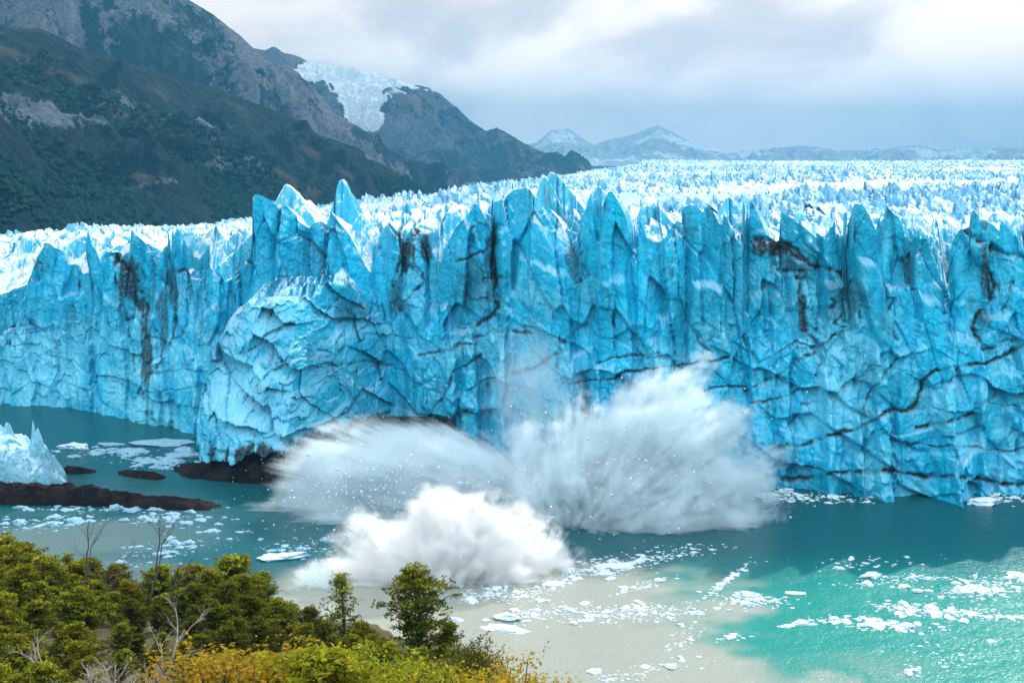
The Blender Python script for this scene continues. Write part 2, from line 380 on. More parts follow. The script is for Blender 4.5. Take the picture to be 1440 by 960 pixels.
# traced dirt bands and cracks in the face: (width px, strength, points)
CRACKS = [
 (9, 1.0, [(158, 354), (176, 372), (190, 392), (201, 408)]), (6, .9, [(198, 400), (206, 430), (202, 455), (207, 482)]), (4, .8, [(243, 385), (248, 410), (245, 450), (240, 482), (218, 520), (196, 556)]),
 (5, .8, [(212, 386), (228, 395), (243, 402)]), (4, .7, [(215, 570), (214, 590), (218, 600)]), (3, .6, [(168, 420), (178, 450), (182, 480), (190, 520)]), (3, .5, [(245, 480), (232, 505), (205, 520)]), (3, .55, [(265, 380), (262, 430), (258, 480)]), (4, .5, [(78, 480), (84, 530), (82, 560)]),
 (7, .95, [(588, 326), (574, 345), (568, 366), (571, 380)]), (7, .8, [(590, 324), (600, 336), (598, 345)]), (5, .9, [(562, 372), (556, 392), (545, 418)]), (4, .8, [(583, 370), (596, 388), (602, 402), (580, 410), (562, 436)]), (3, .6, [(568, 380), (557, 420), (552, 450)]),
 (5, .8, [(640, 366), (660, 360), (683, 350), (698, 326)]), (7, .95, [(697, 322), (694, 350), (696, 380), (693, 410), (698, 432), (684, 448), (670, 455)]), (10, .55, [(688, 340), (684, 380), (688, 420)]), (4, .9, [(668, 474), (690, 466), (722, 464), (745, 470)]), (3, .8, [(676, 393), (700, 391), (722, 396)]),
 (4, .8, [(362, 482), (385, 468), (412, 456)]), (5, .8, [(458, 430), (478, 420), (496, 448), (507, 478)]), (3, .7, [(340, 500), (352, 490), (366, 480)]), (3, .7, [(536, 428), (540, 450)]), (4, .8, [(588, 500), (620, 492), (650, 486), (672, 482)]), (3, .6, [(355, 545), (380, 520), (420, 505), (470, 500)]), (3, .6, [(425, 490), (470, 515), (520, 508), (570, 520)]), (3, .5, [(470, 520), (500, 560), (520, 600)]), (4, .7, [(600, 590), (630, 545), (640, 520), (680, 500)]),
 (8, .9, [(420, 645), (480, 628), (520, 612), (548, 606)]), (8, .9, [(560, 608), (600, 596), (640, 585), (664, 580)]), (14, .95, [(345, 650), (380, 648), (420, 640), (470, 622), (500, 616)]),
 (6, .8, [(823, 345), (822, 372), (826, 386), (812, 398)]), (3, .6, [(853, 408), (860, 445), (866, 478)]), (5, .75, [(795, 480), (812, 468), (824, 456)]),
 (10, .95, [(1064, 336), (1082, 342), (1100, 352), (1116, 358), (1133, 368)]), (6, 1.0, [(1096, 338), (1120, 352), (1137, 374), (1152, 378), (1178, 384), (1190, 394), (1197, 408)]), (6, .9, [(1116, 372), (1122, 400), (1127, 440), (1138, 466), (1150, 482)]), (9, .6, [(1085, 345), (1084, 365), (1090, 380)]), (4, .8, [(1190, 395), (1189, 420), (1172, 430), (1166, 448), (1160, 462)]), (4, .8, [(1206, 400), (1210, 430), (1212, 455)]), (4, .9, [(1162, 440), (1180, 425), (1196, 412)]), (4, .8, [(1198, 405), (1200, 440), (1190, 455), (1205, 462)]), (4, .9, [(1166, 476), (1185, 466), (1205, 460)]), (3, .8, [(1170, 420), (1185, 440), (1172, 455), (1188, 460)]),  # the long downward crack's shadow is put into the colour as a dark line
 (4, .7, [(1259, 420), (1248, 440), (1249, 460), (1262, 478)]), (7, .95, [(1354, 322), (1374, 334), (1388, 350), (1386, 372), (1396, 388), (1399, 404), (1392, 424), (1378, 444), (1370, 460), (1378, 478)]), (12, .5, [(1386, 385), (1390, 410), (1380, 440)]), (3, .7, [(1426, 390), (1422, 420), (1412, 440)]), (4, .6, [(1330, 410), (1326, 440)]), (5, .7, [(1278, 360), (1276, 400)]),
 (5, .9, [(715, 530), (745, 518), (770, 506), (790, 494)]), (4, .9, [(803, 542), (830, 538), (862, 532), (885, 522), (915, 520), (960, 514), (1000, 508), (1022, 500)]), (3, .7, [(840, 508), (880, 500), (930, 494)]),
 (5, .95, [(1052, 550), (1075, 538), (1100, 526), (1118, 508), (1142, 500), (1160, 482)]), (4, .8, [(1058, 568), (1090, 560), (1120, 552), (1152, 545)]), (4, .9, [(1153, 486), (1156, 510), (1150, 530)]),
 (5, .95, [(1085, 632), (1120, 626), (1150, 618), (1185, 606), (1220, 594), (1252, 578), (1285, 572), (1292, 552), (1297, 535), (1320, 522), (1350, 515), (1385, 510), (1410, 500), (1450, 478)]), (5, .85, [(1290, 600), (1320, 596), (1345, 590), (1370, 575), (1402, 554)]), (6, .95, [(1070, 670), (1110, 672), (1150, 672), (1185, 665), (1220, 661), (1260, 664), (1290, 668), (1350, 674), (1450, 682)]), (3, .7, [(1255, 620), (1300, 626), (1370, 630), (1450, 632)]), (3, .7, [(1210, 575), (1230, 545), (1250, 520), (1262, 500)]), (3, .6, [(1110, 600), (1130, 570), (1170, 560)]), (3, .7, [(1380, 560), (1410, 570), (1450, 565)]), (3, .7, [(1350, 470), (1380, 490), (1430, 478)]), (3, .6, [(980, 470), (1000, 500)]), (3, .6, [(1090, 500), (1120, 480), (1140, 490)]), (3, .7, [(940, 560), (1000, 548), (1050, 545)]),
]
def crack_field(px, py):
    out = np.zeros(px.shape)
    wob = fbm(px/26., py/26., 5, 51, .6)*7.0; wob2 = fbm(px/24., py/24., 5, 61, .6)*7.0
    X = px+wob; Y = py+wob2
    brk = .35+.65*sstep(-.25, .15, fbm(px/13., py/13., 3, 71))
    for wd, st, pts in CRACKS:
        xs = [p[0] for p in pts]; ys = [p[1] for p in pts]
        sel = (px > min(xs)-28) & (px < max(xs)+28) & (py > min(ys)-28) & (py < max(ys)+28)
        if not sel.any(): continue
        qx = X[sel]; qy = Y[sel]; d = np.full(qx.shape, 99.)
        for (x0, y0), (x1, y1) in zip(pts[:-1], pts[1:]):
            vx, vy = x1-x0, y1-y0
            t = np.clip(((qx-x0)*vx+(qy-y0)*vy)/(vx*vx+vy*vy), 0, 1)
            d = np.minimum(d, np.hypot(qx-x0-t*vx, qy-y0-t*vy))
        f = st*np.exp(-(d/(wd*.55))**2)*brk[sel]
        out[sel] = np.maximum(out[sel], f)
    return out

def smooth_row(E):
    k = 61; e = np.pad(E[0], k//2, mode='edge'); w_ = np.hanning(k+2)[1:-1]; return np.convolve(e, w_/w_.sum(), mode='valid')[None, :]
_b = random.Random(9)
BLOCKS = []
def _blk(px, py, hwpx, pr, sl=0., tp=.35, fc=0.):
    Y = 340.
    for _ in range(12): Y = float(Ybase((px-720)/F*Y))+2
    X, Y, Z = at_y(px, py, Y); BLOCKS.append((X, Z, hwpx/F*Y, pr, sl, tp, fc))
for q in [(995, 397, 32, 3.2, -.1, .3, .1), (860, 388, 30, 2.6, .3, .4, .1), (1180, 400, 26, 3, .2, .3, 0), (1225, 372, 24, 3, -.5, .3, .1), (1280, 408, 55, 3.5, -.35, .3, .05), (1098, 384, 14, 3, 0, .5, 0), (1070, 410, 22, 2.4, .5, .4, 0), (760, 368, 45, 2.8, -.3, .3, .05), (620, 428, 26, 4, .2, .55, .1), (585, 322, 18, 2.5, 0, .4, 0), (700, 325, 14, 2.2, .3, .3, 0), (1400, 440, 34, 2.5, .2, .4, .05), (1350, 470, 40, 2.5, -.2, .4, 0), (820, 490, 34, 2.5, .6, .6, 0), (935, 440, 24, 2, .3, .5, 0), (390, 365, 9, 2.5, -.6, .7, 0), (650, 460, 28, 3, .0, .5, 0), (100, 415, 36, 2.5, .2, .4, .05), (200, 440, 30, 2.5, -.2, .4, 0), (300, 430, 26, 3, .2, .4, 0), (20, 460, 34, 2.5, .2, .4, 0)]:
    _blk(*q)
for i in range(44):
    _blk(_b.uniform(-60, 1500), _b.uniform(395, 640), _b.uniform(10, 40), _b.uniform(.8, 2.6), _b.uniform(-.7, .7), _b.uniform(.3, .8), _b.uniform(-.15, .15))
def front_Y(x, z, E):
    """how far out the face stands, as a relief over (x, z)"""
    zr = z/np.maximum(smooth_row(E), 1)
    Y = Ybase(x)+LEAN*np.clip(zr, 0, 1)
    # blocks between the big vertical cracks
    xw = x+fbm(x/12., z/16., 3, 21)*3.6*(1-zr**3*.8)+fbm(z/5.+x*.05, x*.02, 3, 22)*.8*(1-np.clip(zr, 0, 1))
    k = np.searchsorted(cell_x, xw)
    kk = np.clip(k, 1, len(cell_x)-1); lft = cell_x[kk-1]; rgt = cell_x[kk]
    wdt = np.maximum(rgt-lft, .5); loc = np.clip((xw-lft)/wdt, 0, 1)
    r1 = _h(k, k*0, 5); r2 = _h(k, k*0, 6)
    up = sstep(.36, .92, zr)
    top = 1.0
    Y = Y+up*top*((r1-.5)*6.0+(loc-.5)*wdt*(.15+(r2-.5)*1.3))
    edge = np.minimum(loc, 1-loc)*wdt
    rb = _h(np.where(loc < .5, kk-1, kk), k*0, 9)
    Y = Y+up*top*(rb**3*3.2)*np.exp(-(edge/(.5+1.0*rb))**2)
    Y = Y+fbm(x/26., z/45., 2, 23)*4.0*top
    # upright slabs
    a = R(7)
    u = (x*math.cos(a)+z*math.sin(a)+fbm(x/14., z/20., 2, 25)*2.2)/5.6; v = (z*math.cos(a)-x*math.sin(a)+fbm(x/12., z/14., 2, 26)*3)/19.0
    q1, q2, q3, du, dv, e = voronoi(u, v, 101)
    hiw = sstep(.30, .70, zr)*.85+.15
    Y = Y+hiw*((q1-.5)*1.2+du*(q2-.5)*6.0+dv*(q3-.3)*5+.9*(q3 > .6)*(1-sstep(0, .10, e)))
    # slanted broken sheets low down
    a = R(-24)
    u = (x*math.cos(a)+z*math.sin(a)+fbm(x/16., z/14., 2, 27)*3)/10.5; v = (z*math.cos(a)-x*math.sin(a)+fbm(x/16., z/14., 2, 28)*3)/6.4
    q1, q2, q3, du, dv, e = voronoi(u, v, 131)
    wl_ = sstep(-50, -85, x)
    loww = (1-.85*sstep(.35, .72, zr))*(1-.62*wl_)
    Y = Y+wl_*(fbm(x/2.2+z*.03, z/20., 4, 24)*1.5+fbm(x/5., z/24., 2, 20)*2.0)
    Y = Y+loww*((q1-.5)*1.5+du*(q2-.5)*4.5+dv*(.1+q3)*2.4+.3*(q1 > .6)*(1-sstep(0, .07, e)))
    for bx, bz, hw, pr, sl, tp, fc in BLOCKS:
        sel = (x[0] > bx-hw-4) & (x[0] < bx+hw+4)
        if not sel.any(): continue
        xx = x[:, sel]+fbm(x[:, sel]/3., z[:, sel]/5., 3, int(bx*7) % 997)*1.1; zz = z[:, sel]
        zt_ = bz+sl*(xx-bx)-.10*(xx-bx)**2/max(hw, 1)+fbm(xx/1.7, xx*0+bx, 3, 12)*1.3
        hwz = hw-tp*np.clip((zz-(bz-14))/14., 0, 1)*hw
        mk = sstep(-.1, .9, hwz-abs(xx-bx))*sstep(-.2, 1.0, zt_-zz)
        Y[:, sel] -= mk*(pr+fc*(xx-bx))
    # smaller broken facets, in patches
    rough = sstep(-.15, .35, fbm(x/24., z/18., 3, 33))*(.25+.75*loww)
    u = (x+.3*z+fbm(x/6., z/6., 2, 29)*1.2)/3.1; v = (z+fbm(x/6., z/6., 2, 30)*1.2)/3.6
    q1, q2, q3, du, dv, e = voronoi(u, v, 151)
    Y = Y+(.25+.75*rough)*((q1-.5)*.55+du*(q2-.5)*2.2+dv*(q3-.4)*2.2)
    Y = Y+fbm(x/1.6, z/2.2, 4, 34)*(.16+.75*rough*sstep(.0, .4, fbm(x/6., z/6., 2, 35)))
    return Y

xg = np.arange(-205., 185., .27)
E = Etop(xg)
NV = 236
v = np.linspace(0, 1, NV)[:, None]
X = np.broadcast_to(xg, (NV, len(xg))).copy()
Es_ = smooth_row(E[None, :])*.55; vl = np.clip(v/.62, 0, 1); vh = np.clip((v-.62)/.38, 0, 1)
Z = -3+vl*(Es_+3)+vh*(E[None, :]-Es_)
Y = front_Y(X, Z, E[None, :])
def soften(A, n):
    for _ in range(n):
        B = np.pad(A, 1, mode='edge')
        A = (B[1:-1, :-2]+B[1:-1, 2:]+B[:-2, 1:-1]+B[2:, 1:-1]+2*B[1:-1, 1:-1])/6
    return A
S1 = soften(Y, 1)*.5+Y*.5; S2 = soften(S1, 2)
mk = sstep(-.05, .40, fbm(X/9., Z/12., 3, 99))
Y = S1*(1-mk)+S2*mk+fbm(X/.8, Z/1.1, 3, 98)*.14
# bulge
bt = np.interp(xg, [p[0] for p in BTOP], [p[1] for p in BTOP], left=-50, right=-50)[None, :]
toe = interp(xg, TOE)[None, :]
bt = bt+fbm(X/7., X*0+3., 3, 36)*4.0
u = (X+fbm(X/14., Z/14., 2, 37)*3+.25*Z)/9.0; vv = (Z+fbm(X/14., Z/14., 2, 38)*3+.45*X)/7.4
q1, q2, q3, du, dv, e = voronoi(u, vv, 171)
facet = (q1-.5)*3.6+du*(q2-.5)*11.0+dv*(.0+q3)*5.0+fbm(X/11., Z/11., 2, 45)*3.5
u = (X+fbm(X/4., Z/4., 2, 39)*3-.3*Z)/3.4; vv = (Z+fbm(X/4., Z/4., 2, 40)*3)/3.0
q1, q2, q3, du, dv, e = voronoi(u, vv, 181)
facet = facet+(q1-.5)*.7+du*(q2-.5)*2.6+dv*(q3-.4)*2.2+fbm(X/1.2, Z/1.2, 4, 42)*(.15+.9*sstep(-.1, .4, fbm(X/7., Z/7., 3, 48)))
YB = toe+.60*np.maximum(Z-2, 0)+facet*sstep(1.5,-1.0,(Z-bt))+fbm(X/3., X*0+Z*.0, 3, 44)*0+np.maximum(Z-bt, 0)*22.0-1.2*np.maximum(6-Z, 0)*0
ZBOT = interp(xg, [(at_y(a_, 640, 330)[0], z_) for a_, z_ in [(262, 1.5), (300, 3.2), (350, 5.0), (450, 8.5), (560, 11), (700, 10)]])[None, :]+fbm(X/4., X*0, 3, 43)*2.0
YB = YB+np.where(Z < ZBOT, 6.0, 0)         # undercut above the dark rock
YB = np.where((xg[None, :] < TOE[0][0]-1) | (xg[None, :] > TOE[-1][0]-1), 1e4, YB)
left = np.clip((xg[None, :]-TOE[0][0]), 0, 40)
YB = YB+14*np.exp(-left/3.0)
Y = np.minimum(Y, YB)
# even out the rows along the surface so that ledges get as much detail as the face
YSm = soften(Y, 6)
dl = np.sqrt(np.diff(Z, axis=0)**2+np.clip(abs(np.diff(YSm, axis=0)), 0, 12)**2)
cs = np.concatenate([np.zeros((1, Z.shape[1])), np.cumsum(dl, 0)], 0); NV2 = 270
csn = cs/cs[-1:]; kw = np.hanning(43)[1:-1]; kw /= kw.sum()
csn = np.apply_along_axis(lambda r_: np.convolve(np.pad(r_, 20, mode='edge'), kw, mode='valid'), 1, csn); csn = np.maximum.accumulate(csn, 0)+np.arange(len(csn))[:, None]*1e-9
ri = np.arange(Z.shape[0])
Y2 = np.empty((NV2, Z.shape[1])); Z2 = np.empty_like(Y2)
for c_ in range(Z.shape[1]):
    q = np.interp(np.linspace(0, 1, NV2), csn[:, c_], ri); Y2[:, c_] = np.interp(q, ri, Y[:, c_]); Z2[:, c_] = np.interp(q, ri, Z[:, c_])
X = np.broadcast_to(xg, Y2.shape).copy(); Y = Y2; Z = Z2
g_ = np.gradient(soften(Y, 3), axis=0); h_ = np.gradient(Z, axis=0)
flat = soften(sstep(1.2, 3.0, g_/np.maximum(h_, .02)), 10)*sstep(0, 4, E[None, :]-Z)
Z = Z+flat*(fbm(X/5., Y/5., 3, 46)*2.6)
YB = np.where(flat > .2, 0, 1e4); bt = bt[:1]+X*0 if bt.shape[0] != 1 else bt+X*0
PX, PY = to_px(X, Y, Z)
dirt = crack_field(PX, PY)
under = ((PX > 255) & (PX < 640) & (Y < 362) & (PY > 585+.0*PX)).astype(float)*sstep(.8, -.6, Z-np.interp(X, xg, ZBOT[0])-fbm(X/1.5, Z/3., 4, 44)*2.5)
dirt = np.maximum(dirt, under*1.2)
Y = Y+np.minimum(dirt, 1)*.9*(1-under)                                   # the dirt bands lie in real grooves
fine = voronoi((X+fbm(X/4., Z/4., 3, 81)*3)/3.4, (Z+fbm(X/4., Z/4., 3, 82)*3)/3.0, 191)[5]
patch = sstep(.12, .45, fbm(X/16., Z/13., 3, 83))
dirt = np.maximum(dirt, .50*patch*(1-sstep(0, .06, fine)))
streak = sstep(.25, .6, fbm(X/1.6, Z/14., 3, 84))*sstep(.15, .5, fbm(X/20., Z/20., 2, 85))
dirt = np.maximum(dirt, .45*streak)
for a, b_, ra, rb_, st in [(180, 390, 26, 36, .8), (205, 470, 12, 70, .75), (232, 440, 12, 60, .6), (572, 360, 14, 40, .85), (560, 410, 14, 40, .6), (600, 345, 10, 26, .8), (694, 380, 12, 62, .9), (665, 400, 26, 40, .4), (1090, 348, 34, 14, .9), (1120, 372, 26, 18, .7), (1128, 430, 8, 46, .8), (1185, 432, 30, 40, .45), (1386, 385, 14, 55, .75), (1382, 445, 18, 22, .6), (805, 372, 12, 30, .6), (1276, 380, 8, 30, .6), (480, 440, 40, 14, .45), (360, 640, 60, 16, .9), (460, 622, 60, 12, .9)]:
    g = np.exp(-((PX-a)/ra)**2-((PY-b_)/rb_)**2)
    n_ = fbm(X/1.5, Z/9., 5, 111, .6)+.6*fbm(X/3., Z/3., 3, 112)
    dirt = np.maximum(dirt, st*sstep(.25, .62, g*.75+n_*.55))
frost = .55*sstep(.05, .5, fbm(X/10., Z/9., 4, 86))*(1-sstep(.45, .8, Z/E[None, :]))
frost = np.maximum(frost, .5*sstep(-20, -45, X)*sstep(.62, .3, Z/E[None, :])) if False else frost
frost = np.maximum(frost, .85*sstep(-40, -85, X)*sstep(-.5, .2, fbm(X/6., Z/9., 4, 88))*(1-sstep(.3, .75, Z/E[None, :])))
for a, b_, ra, rb_, st in [(1172, 545, 26, 60, .9), (1150, 480, 40, 30, .5), (755, 425, 45, 40, .5), (1000, 470, 40, 14, .7), (945, 520, 60, 14, .5), (380, 520, 50, 60, .5), (470, 470, 60, 40, .45), (700, 510, 24, 60, .8), (780, 540, 30, 40, .7), (410, 590, 90, 40, .5), (1400, 480, 30, 30, .6), (1120, 430, 24, 40, .4), (640, 545, 50, 50, .3), (120, 470, 60, 50, .5), (40, 520, 60, 40, .4)]:
    g = np.exp(-((PX-a)/ra)**2-((PY-b_)/rb_)**2)*st*sstep(-.25, .25, fbm(X/2.2, Z/2.2, 4, 97))*1.3
    frost = np.maximum(frost, g)
# top
bb = np.concatenate([np.arange(.12, 30, .36), np.arange(30.4, 62, .6)])[:, None]
Xb = np.broadcast_to(xg, (len(bb), len(xg))); ytop = Y[-1:, :]
Yb = ytop+bb
# measure from the real front edge so that the first rows follow it
Tb = back_T(Xb, np.maximum(Yb, (Ybase(xg)+LEAN)[None, :]+bb))
P = np.concatenate([np.stack([X, Y, Z], -1), np.stack([Xb, Yb, Tb], -1)], 0)
z0 = np.zeros(Xb.shape)
dirt_all = np.concatenate([dirt, np.maximum(dirt[-1:, :]*np.exp(-bb/1.5), .35*sstep(.35, .6, fbm(Xb/3., Yb/3., 4, 90)))], 0)
frost_all = np.concatenate([frost, z0+.3], 0)
glacier = empty('glacier', (0, 345, 0))
tag(glacier, 'huge blue glacier wall with jagged white seracs and dirt streaked cracks above the lake', 'glacier')
def child(o, par):
    o.parent = par; o.matrix_parent_inverse = Matrix.Translation(par.location).inverted(); return o
crust = np.concatenate([np.maximum(sstep(.86, .99, Z/E[None, :]), .35*flat), z0+1], 0)
child(grid_mesh('ice_front', P, M_ICE, {'dirt': dirt_all, 'frost': frost_all, 'crust': crust}), glacier)

# ice field stretching back to the mountains
az = np.linspace(R(-27), R(25), 1500)[None, :]
rr = 385.*np.exp(np.linspace(0, math.log(4300/385.), 560))[:, None]
Yf = rr*np.cos(az); Xf = rr*np.sin(az)
def field_T(x, y):
    d = np.hypot(x, y)
    vr = .25+1.2*sstep(-.3, .35, fbm(x/70., y/110., 3, 92))
    z = level(x, y)+vr*serac(x, y, np.interp(d, [300, 900, 4000], [1.0, .85, .85]), 8.0)
    z2 = serac(x*.45+40, y*.45, 1.0, 8.0)
    z = z+sstep(500, 2000, d)*z2*.45
    z = z+3.2*(ridged(x/120.+.2*fbm(x/60., y/60., 2, 57), y/30., 2, 58)-.5)*sstep(430, 560, y)
    return np.maximum(z, np.where(y < 460, peaks(x, y), -99))
Yw = Ybase(np.clip(Xf, -200, 180))+LEAN
inside = Yf > Yw+55
Zf = field_T(Xf, Yf)
Zf = np.where(inside, Zf, Zf-12*sstep(0, 20, Yw+60-Yf))
Zf = np.where(Yf < Yw+30, 20., Zf)
Yf = np.maximum(Yf, Yw+28)
df = .30*sstep(.35, .6, fbm(Xf/9., Yf/9., 4, 95))+.4*sstep(.5, .7, fbm(Xf/60., Yf/15., 3, 96))
child(grid_mesh('ice_field', np.stack([Xf, Yf, Zf], -1), M_FIELD, {'dirt': df, 'frost': Xf*0+.35, 'crust': .35+.65*sstep(-.35, .25, fbm(Xf/60., Yf/130., 4, 93))-.35*sstep(1400, 3200, Yf)}, flip=False), glacier)

# ================================================================== MOUNTAINS
def mountain_material(name, forest, grass_sun, rock, snow_amt=0.0, hz=(60, 300), rockbias=0.0):
    m, nt, b, geo = material(name)
    P = geo.outputs['Position']
    sx = nt.new('ShaderNodeSeparateXYZ'); nt.put(sx.inputs[0], P)
    sn = nt.new('ShaderNodeSeparateXYZ'); nt.put(sn.inputs[0], geo.outputs['True Normal'])
    a = nt.attr('alt'); r = nt.attr('rock')
    big = nt.noise(P, .004, 6, .6); mid = nt.noise(P, .02, 6, .62); fin = nt.noise(P, .11, 6, .65)
    c = nt.mix(nt.ss(mid, .38, .62), tuple(x*.6 for x in forest), forest)
    c = nt.mix(nt.ss(fin, .42, .65, 0, .6), c, tuple(x*1.6 for x in forest))
    g = nt.math('ADD', nt.math('MULTIPLY', big, .7), nt.math('MULTIPLY', mid, .5))
    g = nt.math('ADD', g, nt.math('MULTIPLY', a, .35))
    c = nt.mix(nt.ss(g, .72, .86), c, grass_sun)
    rk = nt.math('ADD', nt.math('ADD', r, nt.math('MULTIPLY', nt.math('SUBTRACT', mid, .5), 1.2)), nt.math('MULTIPLY', nt.math('SUBTRACT', fin, .5), .8))
    rc = nt.mix(nt.ss(fin, .35, .65), tuple(x*.6 for x in rock), rock)
    c = nt.mix(nt.ss(rk, .42, .66), c, rc)
    if snow_amt:
        s = nt.attr('snow'); s = nt.math('ADD', s, nt.math('MULTIPLY', nt.math('SUBTRACT', mid, .5), .9))
        c = nt.mix(nt.ss(s, .45, .55), c, nt.mix(nt.ss(fin, .35, .6), (.50, .62, .70), (.72, .77, .80)))
    nt.put(b.inputs['Base Color'], c); b.inputs['Roughness'].default_value = .95; b.inputs['Specular IOR Level'].default_value = .1
    h = nt.math('ADD', nt.math('MULTIPLY', mid, 1.0), nt.math('MULTIPLY', fin, .35))
    nt.put(b.inputs['Normal'], nt.bump(h, 1.0, 40.0))
    return m
def mountain(name, foot, crest, mat, rough, seed, cols=620, rows=330, label=None, fn=None, px0=None, px1=None, bowl=1.25, gully=(1, 1)):
    """foot/crest: (px, py, distance). A real slope from the foot line back to the crest line, then down behind."""
    px = np.linspace(px0 or foot[0][0], px1 or foot[-1][0], cols)
    fx = [p[0] for p in foot]; cx = [p[0] for p in crest]
    fd = np.interp(px, fx, [p[2] for p in foot]); fy = np.interp(px, fx, [p[1] for p in foot])
    cd = np.interp(px, cx, [p[2] for p in crest]); cy = np.interp(px, cx, [p[1] for p in crest])
    Xf_, Yf_, Zf_ = at_y(px, fy, fd); Xc, Yc, Zc = at_y(px, cy, cd)
    t = np.linspace(0, 1.35, rows)[:, None]
    tt = np.minimum(t, 1)
    X = Xf_+(Xc-Xf_)*t; Y = Yf_+(Yc-Yf_)*t
    Z = Zf_+(Zc-Zf_)*tt**bowl - np.maximum(t-1, 0)*(Zc-Zf_)*1.6
    env = np.sin(np.pi*np.clip(t, 0, 1))**.7
    n = (ridged(X/gully[0]+Y/gully[1]*.3, Y/gully[1], 6, seed, .52)-.5)*rough
    n2 = fbm(X/70., Y/70., 5, seed+9)*rough*.34+(ridged(X/38., Y/120., 3, seed+5)-.5)*rough*.12
    Z = Z+(n+n2)*(env*.92+.08*(t < 1.05))*sstep(0, 25, px[-1]-px)
    tb = np.broadcast_to(t, X.shape)
    at = fn(np.broadcast_to(px, X.shape), X, Y, Z, tb)
    o = grid_mesh(name, np.stack([X, Y, Z], -1), mat, at, smooth=True)
    tag(o, kind='structure')
    if label: o['label'] = label
    return o, (X, Y, Z)
M_MA = mountain_material('forested_slope', (.004, .024, .028), (.060, .056, .044), (.14, .175, .205))
def fA(px, X, Y, Z, t):
    PXa, PYa = to_px(X, Y, Z)
    rock = np.exp(-((PYa-(150+.10*PXa))/32.)**2)*(PXa < 330)*.42+fbm(X/160., Y/160., 4, 5)*.25
    rock = rock+.45*np.exp(-((PXa-340)/70.)**2-((PYa-235)/22.)**2)+.9*np.exp(-((PXa-525)/12.)**2-((PYa-215)/14.)**2)+.5*np.exp(-((PXa-210)/40.)**2-((PYa-258)/10.)**2)
    g = .8*np.exp(-((PYa-(85+.42*PXa))/16.)**2)*sstep(-.3, .4, fbm(X/150., Y/150., 3, 66))
    for a_, b_, ra, rb_, rot, st in [(230, 165, 75, 9, .45, .9), (330, 222, 60, 8, .5, .8), (225, 256, 50, 6, .25, .9), (60, 95, 70, 8, .35, .6), (410, 262, 40, 8, .5, .6), (470, 235, 40, 7, .6, .7), (130, 215, 40, 6, .3, .5)]:  # tan ridge streaks, with their sunlight put into the colour
        dx = PXa-a_; dy = PYa-b_-rot*dx
        g = np.maximum(g, st*np.exp(-(dx/ra)**2-(dy/rb_)**2)*sstep(-.35, .2, fbm(X/40., Y/70., 4, 67))*1.5)
    rock = rock+.5*np.exp(-((PXa-70)/95.)**2-((PYa-148)/30.)**2)*sstep(-.2, .3, fbm(X/30., Y/60., 3, 68))+.35*np.exp(-((PXa-300)/60.)**2-((PYa-245)/24.)**2)*sstep(-.2, .3, fbm(X/30., Y/60., 3, 69))
    return {'alt': g*1.2+.3*sstep(.5, 1, t), 'rock': rock, 'snow': X*0}
mA, GA = mountain('forested_mountainside', [(-500, 365, 700), (-160, 352, 860), (0, 345, 1000), (120, 335, 1150), (250, 324, 1350), (350, 312, 1550), (430, 300, 1750), (500, 292, 1950), (590, 276, 2250), (600, 276, 2280)],
 [(-500, -60, 1900), (-160, -10, 2000), (0, 35, 2050), (60, 40, 2080), (110, 66, 2100), (180, 88, 2130), (300, 122, 2180), (400, 160, 2200), (450, 190, 2220), (505, 207, 2240), (528, 226, 2250), (560, 244, 2270), (590, 270, 2290), (600, 275, 2300)],
 M_MA, 100, 201, fn=fA, gully=(230, 330), cols=700, rows=360, bowl=1.15)
M_MB = mountain_material('scree_slope', (.005, .028, .036), (.045, .052, .055), (.165, .165, .19))
def fB(px, X, Y, Z, t):
    PXa, PYa = to_px(X, Y, Z)
    rock = .42-.75*sstep(-20, 60, PYa-(50+.36*PXa))+fbm(X/90.+Y/260., Y/420., 5, 15)*1.0
    return {'alt': .15+.0*X, 'rock': rock, 'snow': X*0}
mB, GB = mountain('rocky_mountain', [(-500, 300, 2000), (0, 260, 2300), (300, 280, 2500), (500, 300, 2700), (600, 285, 2900), (665, 266, 3100)],
 [(-500, -90, 3300), (0, -90, 3300), (150, -60, 3300), (230, -30, 3300), (265, 0, 3300), (300, 22, 3300), (340, 54, 3300), (380, 88, 3300), (430, 120, 3300), (455, 138, 3300), (470, 158, 3300), (505, 178, 3300), (530, 195, 3300), (560, 214, 3300), (600, 238, 3300), (640, 256, 3300), (665, 265, 3300)],
 M_MB, 175, 301, fn=fB, gully=(260, 420), bowl=1.1)
M_MC = mountain_material('far_rock', (.02, .045, .05), (.16, .115, .085), (.13, .135, .155), 1.0)
def fC(px, X, Y, Z, t):
    PXa, PYa = to_px(X, Y, Z)
    gl = np.maximum(0, 1-np.abs((PXa-(500+.25*(PYa-110)))/48.))*sstep(205, 165, PYa)*1.6
    gl = np.maximum(gl, 1.1*np.exp(-((PYa-(52+.112*PXa))/13.)**2)*sstep(400, 440, PXa)*sstep(640, 560, PXa))
    gl = np.maximum(gl, .85*np.exp(-((PYa-(127+.2*(PXa-600)))/5.)**2)*(np.abs(PXa-600) < 30))
    rock = .62+fbm(X/300., Y/300., 4, 25)*.5-.5*sstep(190, 240, PYa)
    return {'alt': .35+0*X, 'rock': rock, 'snow': gl*.9+fbm(X/130., Y/260., 4, 26)*.65*(gl > .05)}
